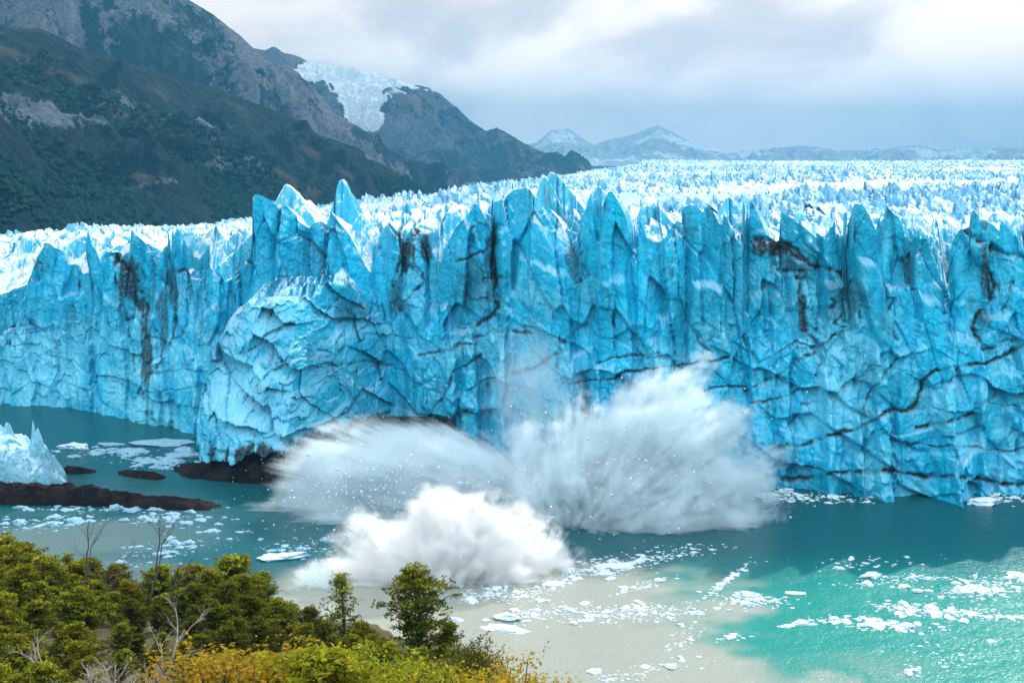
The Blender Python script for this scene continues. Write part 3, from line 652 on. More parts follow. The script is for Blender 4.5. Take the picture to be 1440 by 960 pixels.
mC, GC = mountain('glaciated_mountain', [(330, 240, 4300), (500, 290, 4300), (650, 270, 4300), (760, 252, 4400), (842, 246, 4700)],
 [(330, 62, 5600), (370, 70, 5600), (405, 75, 5600), (440, 88, 5600), (470, 92, 5600), (500, 94, 5600), (530, 101, 5600), (560, 110, 5500), (590, 120, 5500), (618, 131, 5400), (640, 150, 5400), (665, 172, 5300), (682, 184, 5300), (700, 180, 5300), (715, 188, 5200), (740, 203, 5200), (775, 218, 5100), (805, 230, 5000), (835, 241, 4900), (842, 243, 4900)],
 M_MC, 210, 401, fn=fC, gully=(420, 700), bowl=1.05)
def fD(px, X, Y, Z, t):
    return {'alt': .3+0*X, 'rock': .8+fbm(X/500., Y/500., 3, 6)*.3, 'snow': .30+fbm(X/380., Y/500., 5, 8)*.75}
M_MD = mountain_material('mist_tinted_rock', (.40, .46, .50), (.46, .51, .55), (.46, .52, .56), 1.0)  # mist over the far peaks is put into these pale rock colours
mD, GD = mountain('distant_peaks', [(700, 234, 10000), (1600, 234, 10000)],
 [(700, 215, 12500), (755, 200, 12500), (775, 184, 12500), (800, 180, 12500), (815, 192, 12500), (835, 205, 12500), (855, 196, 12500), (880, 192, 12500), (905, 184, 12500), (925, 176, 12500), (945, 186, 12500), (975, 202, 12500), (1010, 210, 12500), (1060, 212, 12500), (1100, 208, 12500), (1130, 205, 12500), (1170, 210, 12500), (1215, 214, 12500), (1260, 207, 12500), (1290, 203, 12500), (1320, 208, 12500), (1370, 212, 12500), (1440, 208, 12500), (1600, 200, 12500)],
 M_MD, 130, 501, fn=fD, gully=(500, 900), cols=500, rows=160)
# valley floor out to the horizon, under everything
M_VAL = simple('valley_rock', (.10, .10, .10), (.16, .15, .14), .002)
me = poly_mesh('ground', [(-14000, -6000, -8), (14000, -6000, -8), (14000, 15500, -8), (-14000, 15500, -8)], [(0, 1, 2, 3)], M_VAL)
tag(obj('ground', me), kind='structure')

# far wood on the lower slope: low crowns seen as one mass
def blob_forest(G, n, name, mat):
    X, Y, Z = G; rows, cols = X.shape
    base = np.array([(1, 0, .25), (.31, .95, .35), (-.81, .59, .2), (-.81, -.59, .3), (.31, -.95, .2), (.1, .05, 1.0)])
    tri = np.array([(0, 1, 5), (1, 2, 5), (2, 3, 5), (3, 4, 5), (4, 0, 5)])
    j = (RNG.random(n)*(cols-1)).astype(int); i = (RNG.random(n)**1.25*rows*.60).astype(int)
    P = np.stack([X[i, j], Y[i, j], Z[i, j]], -1)
    pxx, pyy = to_px(P[:, 0], P[:, 1], P[:, 2])
    dens = fbm(P[:, 0]/90., P[:, 1]/90., 3, 55)+.65*sstep(150, 330, pyy)-.15
    ok = (dens > RNG.random(n)*.5-.05) & (pxx > -120)
    P = P[ok]; n = len(P)
    s = RNG.uniform(3.0, 6.0, n); a = RNG.uniform(0, 6.28, n)
    V = base[None]*np.stack([s*.75, s*.75, s*1.1], -1)[:, None, :]*RNG.uniform(.8, 1.2, (n, 6, 1))
    c, s_ = np.cos(a)[:, None], np.sin(a)[:, None]
    Vx = V[..., 0]*c-V[..., 1]*s_; Vy = V[..., 0]*s_+V[..., 1]*c
    V = np.stack([Vx+P[:, None, 0]+RNG.uniform(-3, 3, (n, 1)), Vy+P[:, None, 1]+RNG.uniform(-3, 3, (n, 1)), V[..., 2]+P[:, None, 2]-1.0], -1).reshape(-1, 3)
    T = (tri[None]+np.arange(n)[:, None, None]*6).reshape(-1, 3)
    me = bpy.data.meshes.new(name); me.vertices.add(len(V)); me.vertices.foreach_set('co', V.reshape(-1).astype(np.float32))
    me.loops.add(T.size); me.loops.foreach_set('vertex_index', T.reshape(-1).astype(np.int32))
    me.polygons.add(len(T)); me.polygons.foreach_set('loop_start', np.arange(0, T.size, 3, dtype=np.int32)); me.update(calc_edges=True)
    at = me.attributes.new('tint', 'FLOAT', 'POINT'); at.data.foreach_set('value', np.repeat(RNG.random(n), 6).astype(np.float32))
    me.materials.append(mat); return obj(name, me)
m, nt, b, geo = material('far_crowns')
t_ = nt.attr('tint'); nt.put(b.inputs['Base Color'], nt.mix(t_, (.003, .017, .018), (.014, .040, .034))); b.inputs['Roughness'].default_value = 1; b.inputs['Specular IOR Level'].default_value = 0
fo = blob_forest(GA, 42000, 'hillside_forest', m)
tag(fo, 'dark green beech forest covering the lower mountainside behind the ice', 'forest', kind='stuff')

# ================================================================== WATER
m, nt, b, geo = material('glacial_water')
P = geo.outputs['Position']; silt = nt.attr('silt'); turq = nt.attr('turq')
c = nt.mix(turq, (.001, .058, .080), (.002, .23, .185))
c = nt.mix(silt, c, (.31, .32, .265))
nt.put(b.inputs['Base Color'], c); b.inputs['Roughness'].default_value = .27; b.inputs['IOR'].default_value = 1.33; b.inputs['Specular IOR Level'].default_value = .24
h = nt.math('ADD', nt.noise(nt.mapping(P, scale=(1, .8, 1)), .45, 5, .6), nt.math('MULTIPLY', nt.noise(P, 1.7, 4, .6), .5))
h = nt.math('ADD', h, nt.math('MULTIPLY', nt.noise(P, .11, 3, .5), 2.2))
nt.put(b.inputs['Normal'], nt.bump(h, .42, .5))
xs = np.concatenate([[-14000, -3000, -900], np.arange(-300, 300, 1.3), [900, 3000, 14000]])
ys = np.concatenate([[-6000, -600], np.arange(60, 470, 1.3), [900, 4000, 15000]])
Xw, Yw_ = np.meshgrid(xs, ys)
wpx, wpy = to_px(Xw, np.maximum(Yw_, 60), Xw*0)
wn = fbm(Xw/22., Yw_/16., 4, 121)
# pale silt plume, drawn out over the lake in front of the calving
xr = np.interp(wpy, [700, 770, 800, 830, 860, 900, 960, 1100], [760, 850, 930, 985, 1010, 985, 1180, 1500])
xl = np.interp(wpy, [690, 760, 800, 840, 900], [760, 520, 430, 380, 300])
silt_v = sstep(60, -60, wpx-xr+wn*130+fbm(Xw/5., Yw_/4., 4, 122)*50)*sstep(-40, 40, wpx-xl+wn*60)*sstep(765, 815, wpy+wn*30)
silt_v = np.maximum(silt_v, .55*np.exp(-((wpx-1165)/120.)**2-((wpy-945)/26.)**2)*sstep(-.3, .1, wn))
silt_v = np.maximum(silt_v, .30*sstep(420, 150, wpx)*sstep(640, 760, wpy)*sstep(-.5, .3, wn))
silt_v = silt_v*(1-.8*np.exp(-((wpx-(1110+wn*40))/34.)**2-((wpy-935)/30.)**2))
silt_v = np.maximum(silt_v*.95, .02)
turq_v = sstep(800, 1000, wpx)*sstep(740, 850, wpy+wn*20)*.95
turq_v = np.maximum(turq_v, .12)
gx = np.stack([Xw, Yw_, Xw*0], -1)
wo = grid_mesh('lake_water', gx, m, {'silt': silt_v, 'turq': turq_v}, smooth=True); tag(wo, kind='structure')

# ================================================================== ROCKS, BERG
def blob_grid(name, px0, px1, ytop, ybot, mat, seed, depth, rough=.9, cols=180, rows=60, zfoot=-.6, attrs=None, exp=.55):
    """a ledge or berg: outline height from the photograph, rounded over a real depth. ytop/ybot: [(px,py)]"""
    px = np.linspace(px0, px1, cols)
    yb = interp(px, ybot); yt = interp(px, ytop)
    Xn, Yn, _ = at_z(px, yb)
    hgt = []
    for p, q, Yc in zip(px, yt, Yn+depth*.45): hgt.append(at_y(p, q, Yc)[2])
    hgt = np.maximum(np.array(hgt), .05)
    t = np.linspace(0, 1, rows)[:, None]
    Y = Yn+t*depth; X = Xn*Y/np.maximum(Yn, 1)
    sh = np.sin(np.pi*np.clip(t, 0, 1)**.75)**exp
    r = fbm(X/2.2, Y/2.2, 5, seed)*rough+(voronoi(X/2.6, Y/2.0, seed+3)[0]-.5)*rough*.9
    Z = zfoot+(hgt-zfoot)*sh+r*np.minimum(sh*1.2, 1)*np.minimum(hgt/2.5, 1.0)
    Z[0] = zfoot; Z[-1] = zfoot; Z[:, 0] = zfoot; Z[:, -1] = zfoot
    return grid_mesh(name, np.stack([X, Y, Z], -1), mat, attrs or {}, smooth=False)
o = blob_grid('rock_ledge', -60, 312, [(-60, 672), (0, 678), (30, 682), (60, 684), (100, 681), (128, 682), (160, 690), (200, 697), (225, 697), (250, 700), (280, 702), (300, 708), (312, 714)], [(-60, 708), (0, 710), (80, 711), (160, 713), (230, 717), (290, 718), (312, 716)], M_ROCK, 3, 9, 1.0, cols=320)
tag(o, 'long low reddish brown rock ledge reaching into the lake, nearest the trees', 'rock', 'rocks in the lake')
o = blob_grid('lake_rock', 85, 136, [(85, 659), (95, 655), (115, 656), (136, 662)], [(85, 664), (100, 667), (136, 665)], M_ROCK, 13, 5, .5)
tag(o, 'small dark rock in the water just right of the pale ice hummock', 'rock', 'rocks in the lake')
o = blob_grid('lake_rock', 166, 234, [(166, 663), (180, 661), (200, 662), (220, 664), (234, 671)], [(166, 668), (190, 672), (215, 675), (234, 674)], M_ROCK, 23, 6, .6)
tag(o, 'dark flat rock between the smallest rock and the foot of the glacier', 'rock', 'rocks in the lake')
o = blob_grid('rock_ledge', 244, 570, [(244, 662), (262, 655), (285, 652), (310, 650), (340, 640), (380, 636), (420, 630), (450, 622), (500, 612), (550, 606), (570, 612)], [(244, 668), (270, 673), (320, 678), (380, 682), (430, 680), (500, 668), (570, 655)], M_ROCK, 33, 17, 1.2, cols=240)
tag(o, 'black rock shelf under the protruding foot of the glacier', 'rock', 'rocks in the lake')
gxx = np.linspace(-36, 36, 260)[None, :]; gyy = np.linspace(-13, 13, 130)[:, None]
bx0, by0, _ = at_z(6, 694)
GX = gxx+0*gyy; GY = gyy+0*gxx
edge_r = np.hypot((GX+13)/24.5, GY/11.5)+fbm(GX/5., GY/5., 3, 60)*.12
dome = np.clip(1-edge_r**2, 0, 1)**.42
outl = np.interp(GX, [-40, -20, -8, -2.5, 0, 3, 6, 9, 11.5], [13, 14, 13.5, 12.6, 11.5, 11.0, 10.2, 7, 3])
GZ = outl*dome+fbm(GX/3.2, GY/3.2, 5, 61)*2.6*dome+(voronoi(GX/2.2, GY/2.2, 62)[0]-.5)*1.3*dome
for sx_, sy_, hz_, kk_ in ((4.3, -1.0, 15.6, 5.5), (5.2, -1.5, 13.4, 2.6), (-6.5, -1, 15.5, 1.6), (-1.4, -1, 14.6, 2.2)):
    GZ = np.maximum(GZ, hz_-kk_*np.hypot(GX-sx_+fbm(GX/1.5, GY/1.5, 2, 63)*.6, GY-sy_)*1.25)
GZ = np.where(dome <= 0, -1.5, GZ)
o = grid_mesh('grounded_iceberg', np.stack([GX+bx0, GY+by0+9, GZ+.4], -1), M_BERG)
PXs = np.stack([(GX+bx0).ravel(), (GY+by0+9).ravel(), (GZ+.4).ravel()], -1); _px, _py = to_px(PXs[:, 0], PXs[:, 1], PXs[:, 2])
dd = np.maximum(.75*sstep(.10, .40, fbm(PXs[:, 0]/3., PXs[:, 2]/3.5, 4, 7))*sstep(40, 8, _px), .9*sstep(683, 694, _py+fbm(_px/12., _px*0, 3, 4)*12)*(_px < 45))
a_ = o.data.attributes.new('dirt', 'FLOAT', 'POINT'); a_.data.foreach_set('value', dd.astype(np.float32))
tag(o, 'pale crumbly iceberg with a spike, stranded on the rock ledge at the left edge', 'iceberg')

# ================================================================== FLOATING ICE
def lump(seed, flat=.35, n=2, kind=0):
    rn = random.Random(seed); bm = bmesh.new()
    bmesh.ops.create_icosphere(bm, subdivisions=3, radius=1)
    dirs = [Vector((rn.gauss(0, 1), rn.gauss(0, 1), rn.gauss(0, 1))).normalized() for _ in range(16)]
    cuts = [rn.uniform(.55, .95) for _ in dirs]
    off = rn.uniform(0, 50)
    for v in bm.verts:
        d = v.co.normalized(); r = 1.0
        for q, c in zip(dirs, cuts):
            k = d.dot(q)
            if k > .01: r = min(r, c/k)
        r *= 1+.10*math.sin(9*d.x+off)+.08*math.sin(11*d.y+off*2)+.07*math.sin(13*d.z-off)
        v.co = d*r
        if kind == 1 and v.co.z > .1: v.co.z = .1+(v.co.z-.1)*(2.6 if v.co.x > .35 else .5)
        v.co.z *= flat
    me = bpy.data.meshes.new('ice_chunk'); bm.to_mesh(me); bm.free(); me.materials.append(M_FLOE); return me
def relum(me, mat): me = me.copy(); me.materials.clear(); me.materials.append(mat); return me
LUMPS = [lump(i, random.uniform(.26, .60)) for i in range(10)]
LUMPS_SHADE = [relum(q, M_FLOE_SHADE) for q in LUMPS]
# named larger pieces: px, py, width px, flat factor, label
def floe(px, py, wpx, flat, label, sx=1., kind=0, name='ice_floe', group='larger pieces of floating ice', seed=0, up=.0, dy=.6):
    x, y, z = at_z(px, py); r = wpx/2*y/F
    o = obj(name, lump(100+seed, flat, kind=kind), loc=(x, y, up)); o.scale = (r, r*dy, r); o.rotation_euler.z = random.uniform(-.3, .3)
    return tag(o, label, 'ice floe', group)
floe(712, 884, 66, .16, 'flat white ice floe with a domed hump on the silty water', seed=1)
floe(715, 871, 40, .38, 'domed ice hump on the back edge of the flat white floe', seed=2, up=.3)
floe(835, 944, 34, .30, 'white ice lump near the bottom edge, right of the grassy slope', seed=3)
floe(1108, 880, 32, .24, 'low white floe left of the peaked floe in turquoise water', seed=4)
floe(1130, 876, 40, .40, 'white floe with a raised peak in the turquoise water', kind=1, seed=5)
floe(1052, 838, 50, .30, 'arched blue-white floe at the edge of the shadow', seed=6)
floe(1118, 834, 32, .16, 'thin white slab beside the arched floe', seed=7)
floe(870, 798, 62, .22, 'broad pale blue floe among brash right of the splash', seed=8)
floe(850, 808, 36, .28, 'small rounded floe below the broad pale blue floe', seed=9)
floe(762, 845, 26, .35, 'bluish floe at the left end of the long brash streak', seed=10)
floe(1226, 810, 38, .34, 'white angular floe in the shaded water right of centre', seed=11)
floe(1178, 799, 22, .25, 'little pale floe left of the angular shaded floe', seed=12)
floe(1386, 708, 62, .30, 'grey-blue low iceberg floating below the glacier wall at the right', seed=13, dy=.5)
floe(1104, 692, 36, .50, 'blue ice block at the foot of the wall beside the spray', seed=14)
floe(1074, 698, 34, .45, 'rounded blue ice block touching the edge of the spray', seed=15)
floe(1356, 832, 42, .25, 'white floe in the brash cluster at the right', seed=16)
floe(1428, 808, 40, .16, 'bluish floe at the right edge of the picture', seed=17)
floe(400, 784, 78, .26, 'long pale blue floe behind the trees, left of the white splash', seed=18, dy=.5)
floe(108, 630, 56, .30, 'pointed pale floe near the middle of the shaded cove', seed=19)
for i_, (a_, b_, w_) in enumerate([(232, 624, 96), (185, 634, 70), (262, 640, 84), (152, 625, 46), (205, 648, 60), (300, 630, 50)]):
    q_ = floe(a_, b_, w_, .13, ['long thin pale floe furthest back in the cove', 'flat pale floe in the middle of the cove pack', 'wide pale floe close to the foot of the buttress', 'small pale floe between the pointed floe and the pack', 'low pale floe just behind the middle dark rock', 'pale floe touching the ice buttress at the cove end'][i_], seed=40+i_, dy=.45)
    q_.data = relum(q_.data, M_FLOE_SHADE)
floe(1290, 832, 20, .5, 'compact white floe near the turquoise brash line', seed=20)
floe(860, 815, 20, .4, 'tiny hooked floe in front of the broad blue floe', seed=21)
floe(700, 868, 18, .6, 'small upright ice knob behind the domed hump', seed=22)
floe(648, 800, 40, .5, 'half hidden ice block inside the base of the white splash', seed=23)
floe(640, 872, 30, .35, 'blue-green floe just right of the lone leafy tree', seed=24)
floe(836, 866, 24, .25, 'blue-tinged floe in the middle of the long brash streak', seed=25)
floe(978, 862, 26, .35, 'rounded bluish floe at the right end of the long brash streak', seed=26)
# brash: (px, py, half width, half height, count, size px, tilt, label)
CLUS = [
 (880, 862, 130, 13, 120, 7, -.05, 'white brash ice in the long streak across the silty water'),
 (760, 860, 60, 9, 40, 7, -.15, 'white brash ice in the long streak across the silty water'),
 (780, 822, 62, 10, 60, 7, -.35, 'white brash ice below the foot of the splash'),
 (860, 795, 70, 14, 70, 8, -.1, 'pale shaded brash ice right of the splash'),
 (940, 782, 50, 6, 26, 7, -.1, 'pale shaded brash ice right of the splash'),
 (1020, 818, 34, 5, 40, 7, -.75, 'white brash ice in a slanting sunlit streak'),
 (1060, 845, 60, 8, 44, 8, .05, 'white brash ice around the arched floe'),
 (900, 824, 40, 6, 22, 7, -.3, 'white brash ice in a slanting sunlit streak'),
 (1250, 880, 60, 9, 50, 10, .05, 'white brash ice in the turquoise line'),
 (1290, 858, 70, 8, 50, 9, .12, 'white brash ice in the turquoise line'),
 (1180, 872, 40, 6, 14, 9, .0, 'white brash ice in the turquoise line'),
 (1380, 828, 60, 16, 90, 9, -.1, 'brash ice in the cluster at the right edge'),
 (1350, 862, 90, 10, 50, 10, .05, 'white brash ice in the turquoise line'),
 (1290, 812, 70, 4, 30, 6, .02, 'pale brash ice at the shadow edge'),
 (1240, 820, 70, 6, 16, 6, 0, 'pale brash ice at the shadow edge'),
 (1130, 700, 110, 8, 80, 7, .02, 'blue shaded brash under the glacier wall'),
 (1400, 700, 60, 8, 50, 7, .0, 'blue shaded brash under the glacier wall'),
 (1200, 790, 150, 10, 14, 8, .0, 'scattered shaded ice bit on the dark water'),
 (900, 945, 80, 12, 22, 8, -.2, 'white ice bit on silty water near the bottom edge'),
 (960, 900, 30, 22, 20, 6, -.6, 'white ice bit on silty water near the bottom edge'),
 (1030, 895, 22, 5, 10, 9, -.1, 'white ice bit on silty water near the bottom edge'),
 (1350, 920, 80, 26, 18, 6, .0, 'white ice bit on the turquoise water'),
 (1290, 945, 20, 8, 6, 10, 0, 'white ice bit on the turquoise water'),
 (690, 835, 60, 12, 60, 8, .0, 'white brash ice below the foot of the splash'),
 (180, 640, 100, 9, 24, 20, .03, 'pale flat shaded floe in the cove before the rocks'),
 (225, 655, 50, 6, 16, 16, 0, 'pale flat shaded floe in the cove before the rocks'),
 (60, 735, 80, 12, 38, 11, -.05, 'flat pale floe off the near rock ledge'),
 (230, 730, 80, 12, 38, 11, .02, 'flat pale floe off the near rock ledge'),
 (240, 772, 90, 18, 40, 10, -.2, 'flat pale floe in the water just beyond the trees'),
 (150, 715, 120, 4, 30, 12, .0, 'flat pale floe off the near rock ledge'),
 (430, 770, 70, 16, 30, 8, 0, 'ice bit on the dark water left of the white splash'),
 (980, 770, 60, 6, 12, 6, 0, 'scattered shaded ice bit on the dark water'),
]
pieces = []
rn = random.Random(5)
for px, py, hw, hh, cnt, sz, tl, lab in CLUS:
    for _ in range(int(cnt*1.15)):
        u = max(-1.3, min(1.3, rn.gauss(0, .5))); v_ = rn.gauss(0, .5)
        a, b_ = px+u*hw, py+v_*hh+u*hw*tl
        if b_ > 985 or a > 1500 or a < -40: continue
        s = 1.2*sz*min(2.4, rn.lognormvariate(-.25, .5))
        x, y, _ = at_z(a, b_)
        pieces.append((s, x, y, s/2*y/F, lab+(', left end' if u < -.4 else ', right end' if u > .4 else ', middle')))
pieces.sort(key=lambda p: -p[0])
for s, x, y, r, lab in pieces[:270]:
    o = obj('floating_ice', rn.choice(LUMPS_SHADE if x < -28 else LUMPS), loc=(x, y, 0.02)); o.scale = (r*rn.uniform(.9, 1.3), r*rn.uniform(.6, 1.1), r*rn.uniform(.7, 1.2)); o.rotation_euler.z = rn.uniform(0, 6.3)
    tag(o, lab, 'floating ice', 'floating ice: '+lab.rsplit(',', 1)[0])
def many_lumps(items, name, mat, sub=1):
    bm = bmesh.new(); bmesh.ops.create_icosphere(bm, subdivisions=sub, radius=1)
    bv = np.array([v.co[:] for v in bm.verts]); bf = np.array([[v.index for v in f.verts] for f in bm.faces]); bm.free()
    it = np.array(items); n = len(it); k = len(bv)
    V = bv[None]*RNG.uniform(.7, 1.25, (n, k, 1))*it[:, None, 3:6]+it[:, None, :3]
    T = (bf[None]+np.arange(n)[:, None, None]*k).reshape(-1, 3)
    me = bpy.data.meshes.new(name); me.vertices.add(n*k); me.vertices.foreach_set('co', V.reshape(-1).astype(np.float32))
    me.loops.add(T.size); me.loops.foreach_set('vertex_index', T.reshape(-1).astype(np.int32))
    me.polygons.add(len(T)); me.polygons.foreach_set('loop_start', np.arange(0, T.size, 3, dtype=np.int32)); me.update(calc_edges=True)
    me.materials.append(mat); return obj(name, me)
items = [(x, y, .01, r*rn.uniform(.8, 1.3), r*rn.uniform(.6, 1.), r*.3) for s, x, y, r, lab in pieces[270:]]
for px, py, hw, hh, cnt, sz, tl, lab in CLUS:
    for _ in range(cnt*2):
        u = rn.gauss(0, .5); v_ = rn.gauss(0, .5); a, b_ = px+u*hw, py+v_*hh+u*hw*tl
        if b_ > 985: continue
        x, y, _ = at_z(a, b_); r = rn.uniform(.08, .32)*(1.5 if sz > 11 else 1); items.append((x, y, .0, r*1.3, r, r*.35))
o = many_lumps([q for q in items if q[0] >= -28], 'brash_ice', M_FLOE); tag(o, 'fine white brash ice scattered between the floes on the open lake', 'brash ice', kind='stuff')
o = many_lumps([q for q in items if q[0] < -28], 'brash_ice', M_FLOE_SHADE); tag(o, 'fine bluish brash ice around the rock ledges on the left', 'brash ice', kind='stuff')

# ================================================================== SPLASH
def spray(name, loc, size, org, dens, label, seed, nR=(.62, .55), jets=1.9, billow=1.1, streak=(9, 1.2), col=(.915, .978, .996), power=1.0, soft=.30, aniso=.25):  # default col carries the blue of the wall's shade on the rear bursts
    """half-ellipsoid of water spray; jets run out from org (in unit coordinates)"""
    m = bpy.data.materials.new(name+'_spray'); m.use_nodes = True; nt = NT(m.node_tree)
    m.node_tree.nodes.remove(m.node_tree.nodes['Principled BSDF']); out = m.node_tree.nodes['Material Output']
    tcn = nt.new('ShaderNodeTexCoord').outputs['Object']
    p = nt.vmath('SUBTRACT', tcn, org); rr_ = nt.vmath('LENGTH', p); d = nt.vmath('NORMALIZE', p)
    # distance to the unit shell along this ray is approximated with |tcn|
    shell = nt.vmath('LENGTH', tcn)
    off = nt.vmath('ADD', d, (seed*3.1, seed*1.7, seed))
    n_a = nt.noise(off, 2.6, 2, .5); n_b = nt.noise(off, streak[0], 5, .6)
    puff = nt.noise(nt.vmath('ADD', tcn, (seed, 0, 0)), 3.6, 8, .68)
    Rr = nt.math('ADD', nR[0], nt.math('MULTIPLY', nt.math('SUBTRACT', n_a, .5), nR[1]*2))
    Rr = nt.math('ADD', Rr, nt.math('MULTIPLY', nt.math('SUBTRACT', n_b, .5), nR[1]*jets))
    Rr = nt.math('ADD', Rr, nt.math('MULTIPLY', nt.math('SUBTRACT', puff, .5), nR[1]*billow))
    e = nt.math('SUBTRACT', Rr, shell)
    f = nt.ss(e, 0.0, soft)
    st = nt.noise(nt.vmath('ADD', nt.vmath('SCALE', d, sc=streak[0]*1.6), nt.vmath('SCALE', tcn, sc=streak[1])), 1.0, 4, .6)
    st = nt.ss(nt.math('ADD', nt.math('MULTIPLY', st, .6), nt.math('MULTIPLY', puff, .4)), .42, .60, .0, 1.9)
    dd_ = nt.math('MULTIPLY', nt.math('MULTIPLY', f, st), dens)
    sc_ = nt.new('ShaderNodeVolumePrincipled'); nt.put(sc_.inputs['Color'], col); nt.put(sc_.inputs['Density'], dd_); sc_.inputs['Anisotropy'].default_value = aniso
    nt.l.new(sc_.outputs[0], out.inputs['Volume'])
    m.cycles.volume_step_rate = .5
    bm = bmesh.new(); bmesh.ops.create_icosphere(bm, subdivisions=4, radius=1.02)
    zc = (.12-loc[2])/size[2]
    bmesh.ops.bisect_plane(bm, geom=bm.verts[:]+bm.edges[:]+bm.faces[:], plane_co=(0, 0, zc), plane_no=(0, 0, -1), clear_outer=True)
    bmesh.ops.holes_fill(bm, edges=[e_ for e_ in bm.edges if e_.is_boundary])
    me = bpy.data.meshes.new(name); bm.to_mesh(me); bm.free(); me.materials.append(m)
    o = obj(name, me, loc=loc); o.scale = size
    return tag(o, label, 'splash', 'bursts of spray from the calving ice')
# right shaded burst
x, y, _ = at_z(905, 742); spray('spray_burst', (x, y+6, 3), (38, 15, 34), (-.40, 0, -.30), .85, 'broad blue-grey burst of spray thrown up on the right against the wall', 3, nR=(.74, .42), jets=1.1, billow=2.6, soft=.17, streak=(12, 3.0))
x, y, _ = at_z(615, 735); spray('spray_burst', (x-4, y+7, 0), (43, 12, 24), (.80, 0, -.10), .85, 'fan shaped blue-grey spray flung out low to the left', 7, nR=(.80, .34), jets=1.5, billow=1.5, soft=.22, streak=(15, 2.2))
x, y, _ = at_z(625, 822); spray('spray_burst', (x, y+3, 0), (26, 9, 20.5), (.05, 0, -.25), 1.3, 'bright sunlit white splash mound nearest the trees', 11, nR=(.74, .40), jets=.7, billow=2.4, streak=(5, 1.5), soft=.20, col=(.985, .985, .985))
x, y, _ = at_z(735, 812); spray('spray_burst', (x, y+6, 0), (13, 7, 17), (-.1, 0, -.5), .6, 'thin white spray columns right of the sunlit splash mound', 15, nR=(.66, .5), jets=1.2, billow=2., col=(.97, .98, .99), streak=(7, 1.5), soft=.25)
x, y, _ = at_z(440, 830); spray('spray_burst', (x, y+2, 0), (6.5, 4, 7), (.5, 0, -.4), .7, 'small white puff of spray rising behind the dead treetops', 19, nR=(.66, .42), soft=.25)
x, y, _ = at_y(745, 580, 322); spray('falling_ice_dust', (x, y-8, 20), (15, 6, 21), (0, 0, 1.2), .20, 'veil of falling ice dust sliding down the wall above the bursts', 23, nR=(.8, .4), streak=(14, 3), soft=.5)

# flying fragments
frag = []
for _ in range(5200):
    k = rn.random()
    if k < .45: a, b_, D = rn.gauss(510, 62), rn.gauss(690, 38), rn.uniform(262, 300)
    elif k < .85: a, b_, D = rn.gauss(910, 85), rn.gauss(650, 55), rn.uniform(262, 300)
    else: a, b_, D = rn.gauss(700, 120), rn.gauss(700, 60), rn.uniform(245, 290)
    x, y, z = at_y(a, b_, D)
    if z < .5: continue
    r = .05*math.exp(rn.gauss(0, .55)); frag.append((x, y, z, r, r, r*1.2))
m, nt, b, geo = material('flying_ice'); b.inputs['Base Color'].default_value = (.85, .9, .93, 1); b.inputs['Roughness'].default_value = .4
o = many_lumps(frag, 'ice_droplets', m, 1); tag(o, 'fine drops and ice grains flying around the bursts of spray', 'spray drops', kind='stuff')
big = [(908, 648), (934, 668), (932, 612), (826, 617), (860, 696), (800, 720), (775, 727), (908, 707), (938, 721), (802, 616), (880, 600), (980, 659), (728, 756), (742, 695), (520, 699), (498, 717), (434, 640), (430, 708), (475, 660), (505, 705), (455, 700), (400, 705), (370, 732), (355, 760), (410, 690), (350, 740), (440, 735), (470, 745), (718, 572), (1052, 795), (1112, 727)]
for i, (a, b_) in enumerate(big):
    x, y, z = at_y(a, b_, rn.uniform(258, 278)); r = rn.choice((.22, .3, .38, .5)) if i < 8 else rn.choice((.16, .2, .28))
    o = obj('ice_fragment', rn.choice(LUMPS), loc=(x, y, max(z, .6))); o.scale = (r, r, r*2.6); o.rotation_euler = (rn.uniform(0, 3), rn.uniform(0, 3), rn.uniform(0, 3))
    side = a < 600
    tag(o, 'white ice fragment flying '+('left over the dark water before the low fan of spray' if side else 'through the right hand burst of spray'), 'ice fragment', 'ice fragments thrown '+('left' if side else 'right'))

# ================================================================== FOREGROUND SLOPE AND TREES
def hill(x, y):
    z = np.interp(y, [-60, 0, 25, 45, 60, 75, 90, 105, 125, 170], [76, 71.5, 61.5, 53.5, 50.0, 46.8, 43.6, 38.5, 24, -9])
    xb = np.interp(y, [-60, 30, 45, 60, 70, 78, 88, 100, 125], [30, 6, 1.8, 1.0, -.6, -3.5, -9, -17, -45])
    ex = np.maximum(0, x-xb)
    z = z-1.35*ex-.0*x
    z = z+fbm(x/9., y/9., 4, 141)*.7
    return np.maximum(z, -9)
m, nt, b, geo = material('grassy_soil')
P = geo.outputs['Position']; n = nt.noise(P, .6, 5, .6); n2 = nt.noise(P, 4.0, 5, .7)
right = nt.new('ShaderNodeSeparateXYZ'); nt.put(right.inputs[0], P)
c = nt.mix(nt.ss(n, .4, .6), (.035, .035, .012), (.07, .065, .018)); c = nt.mix(nt.ss(nt.math('ADD', right.outputs[0], nt.math('MULTIPLY', n, 4)), -3.5, .5), c, (.22, .10, .05)); c = nt.mix(nt.ss(n2, .45, .7), c, (.15, .10, .03))
nt.put(b.inputs['Base Color'], c); b.inputs['Roughness'].default_value = 1; nt.put(b.inputs['Normal'], nt.bump(n2, .8, .25))
xs = np.arange(-140, 150, .9); ys = np.arange(-60, 165, .9); Xh, Yh = np.meshgrid(xs, ys)
o = grid_mesh('hillside', np.stack([Xh, Yh, hill(Xh, Yh)], -1), m, {}, smooth=True); tag(o, kind='structure')

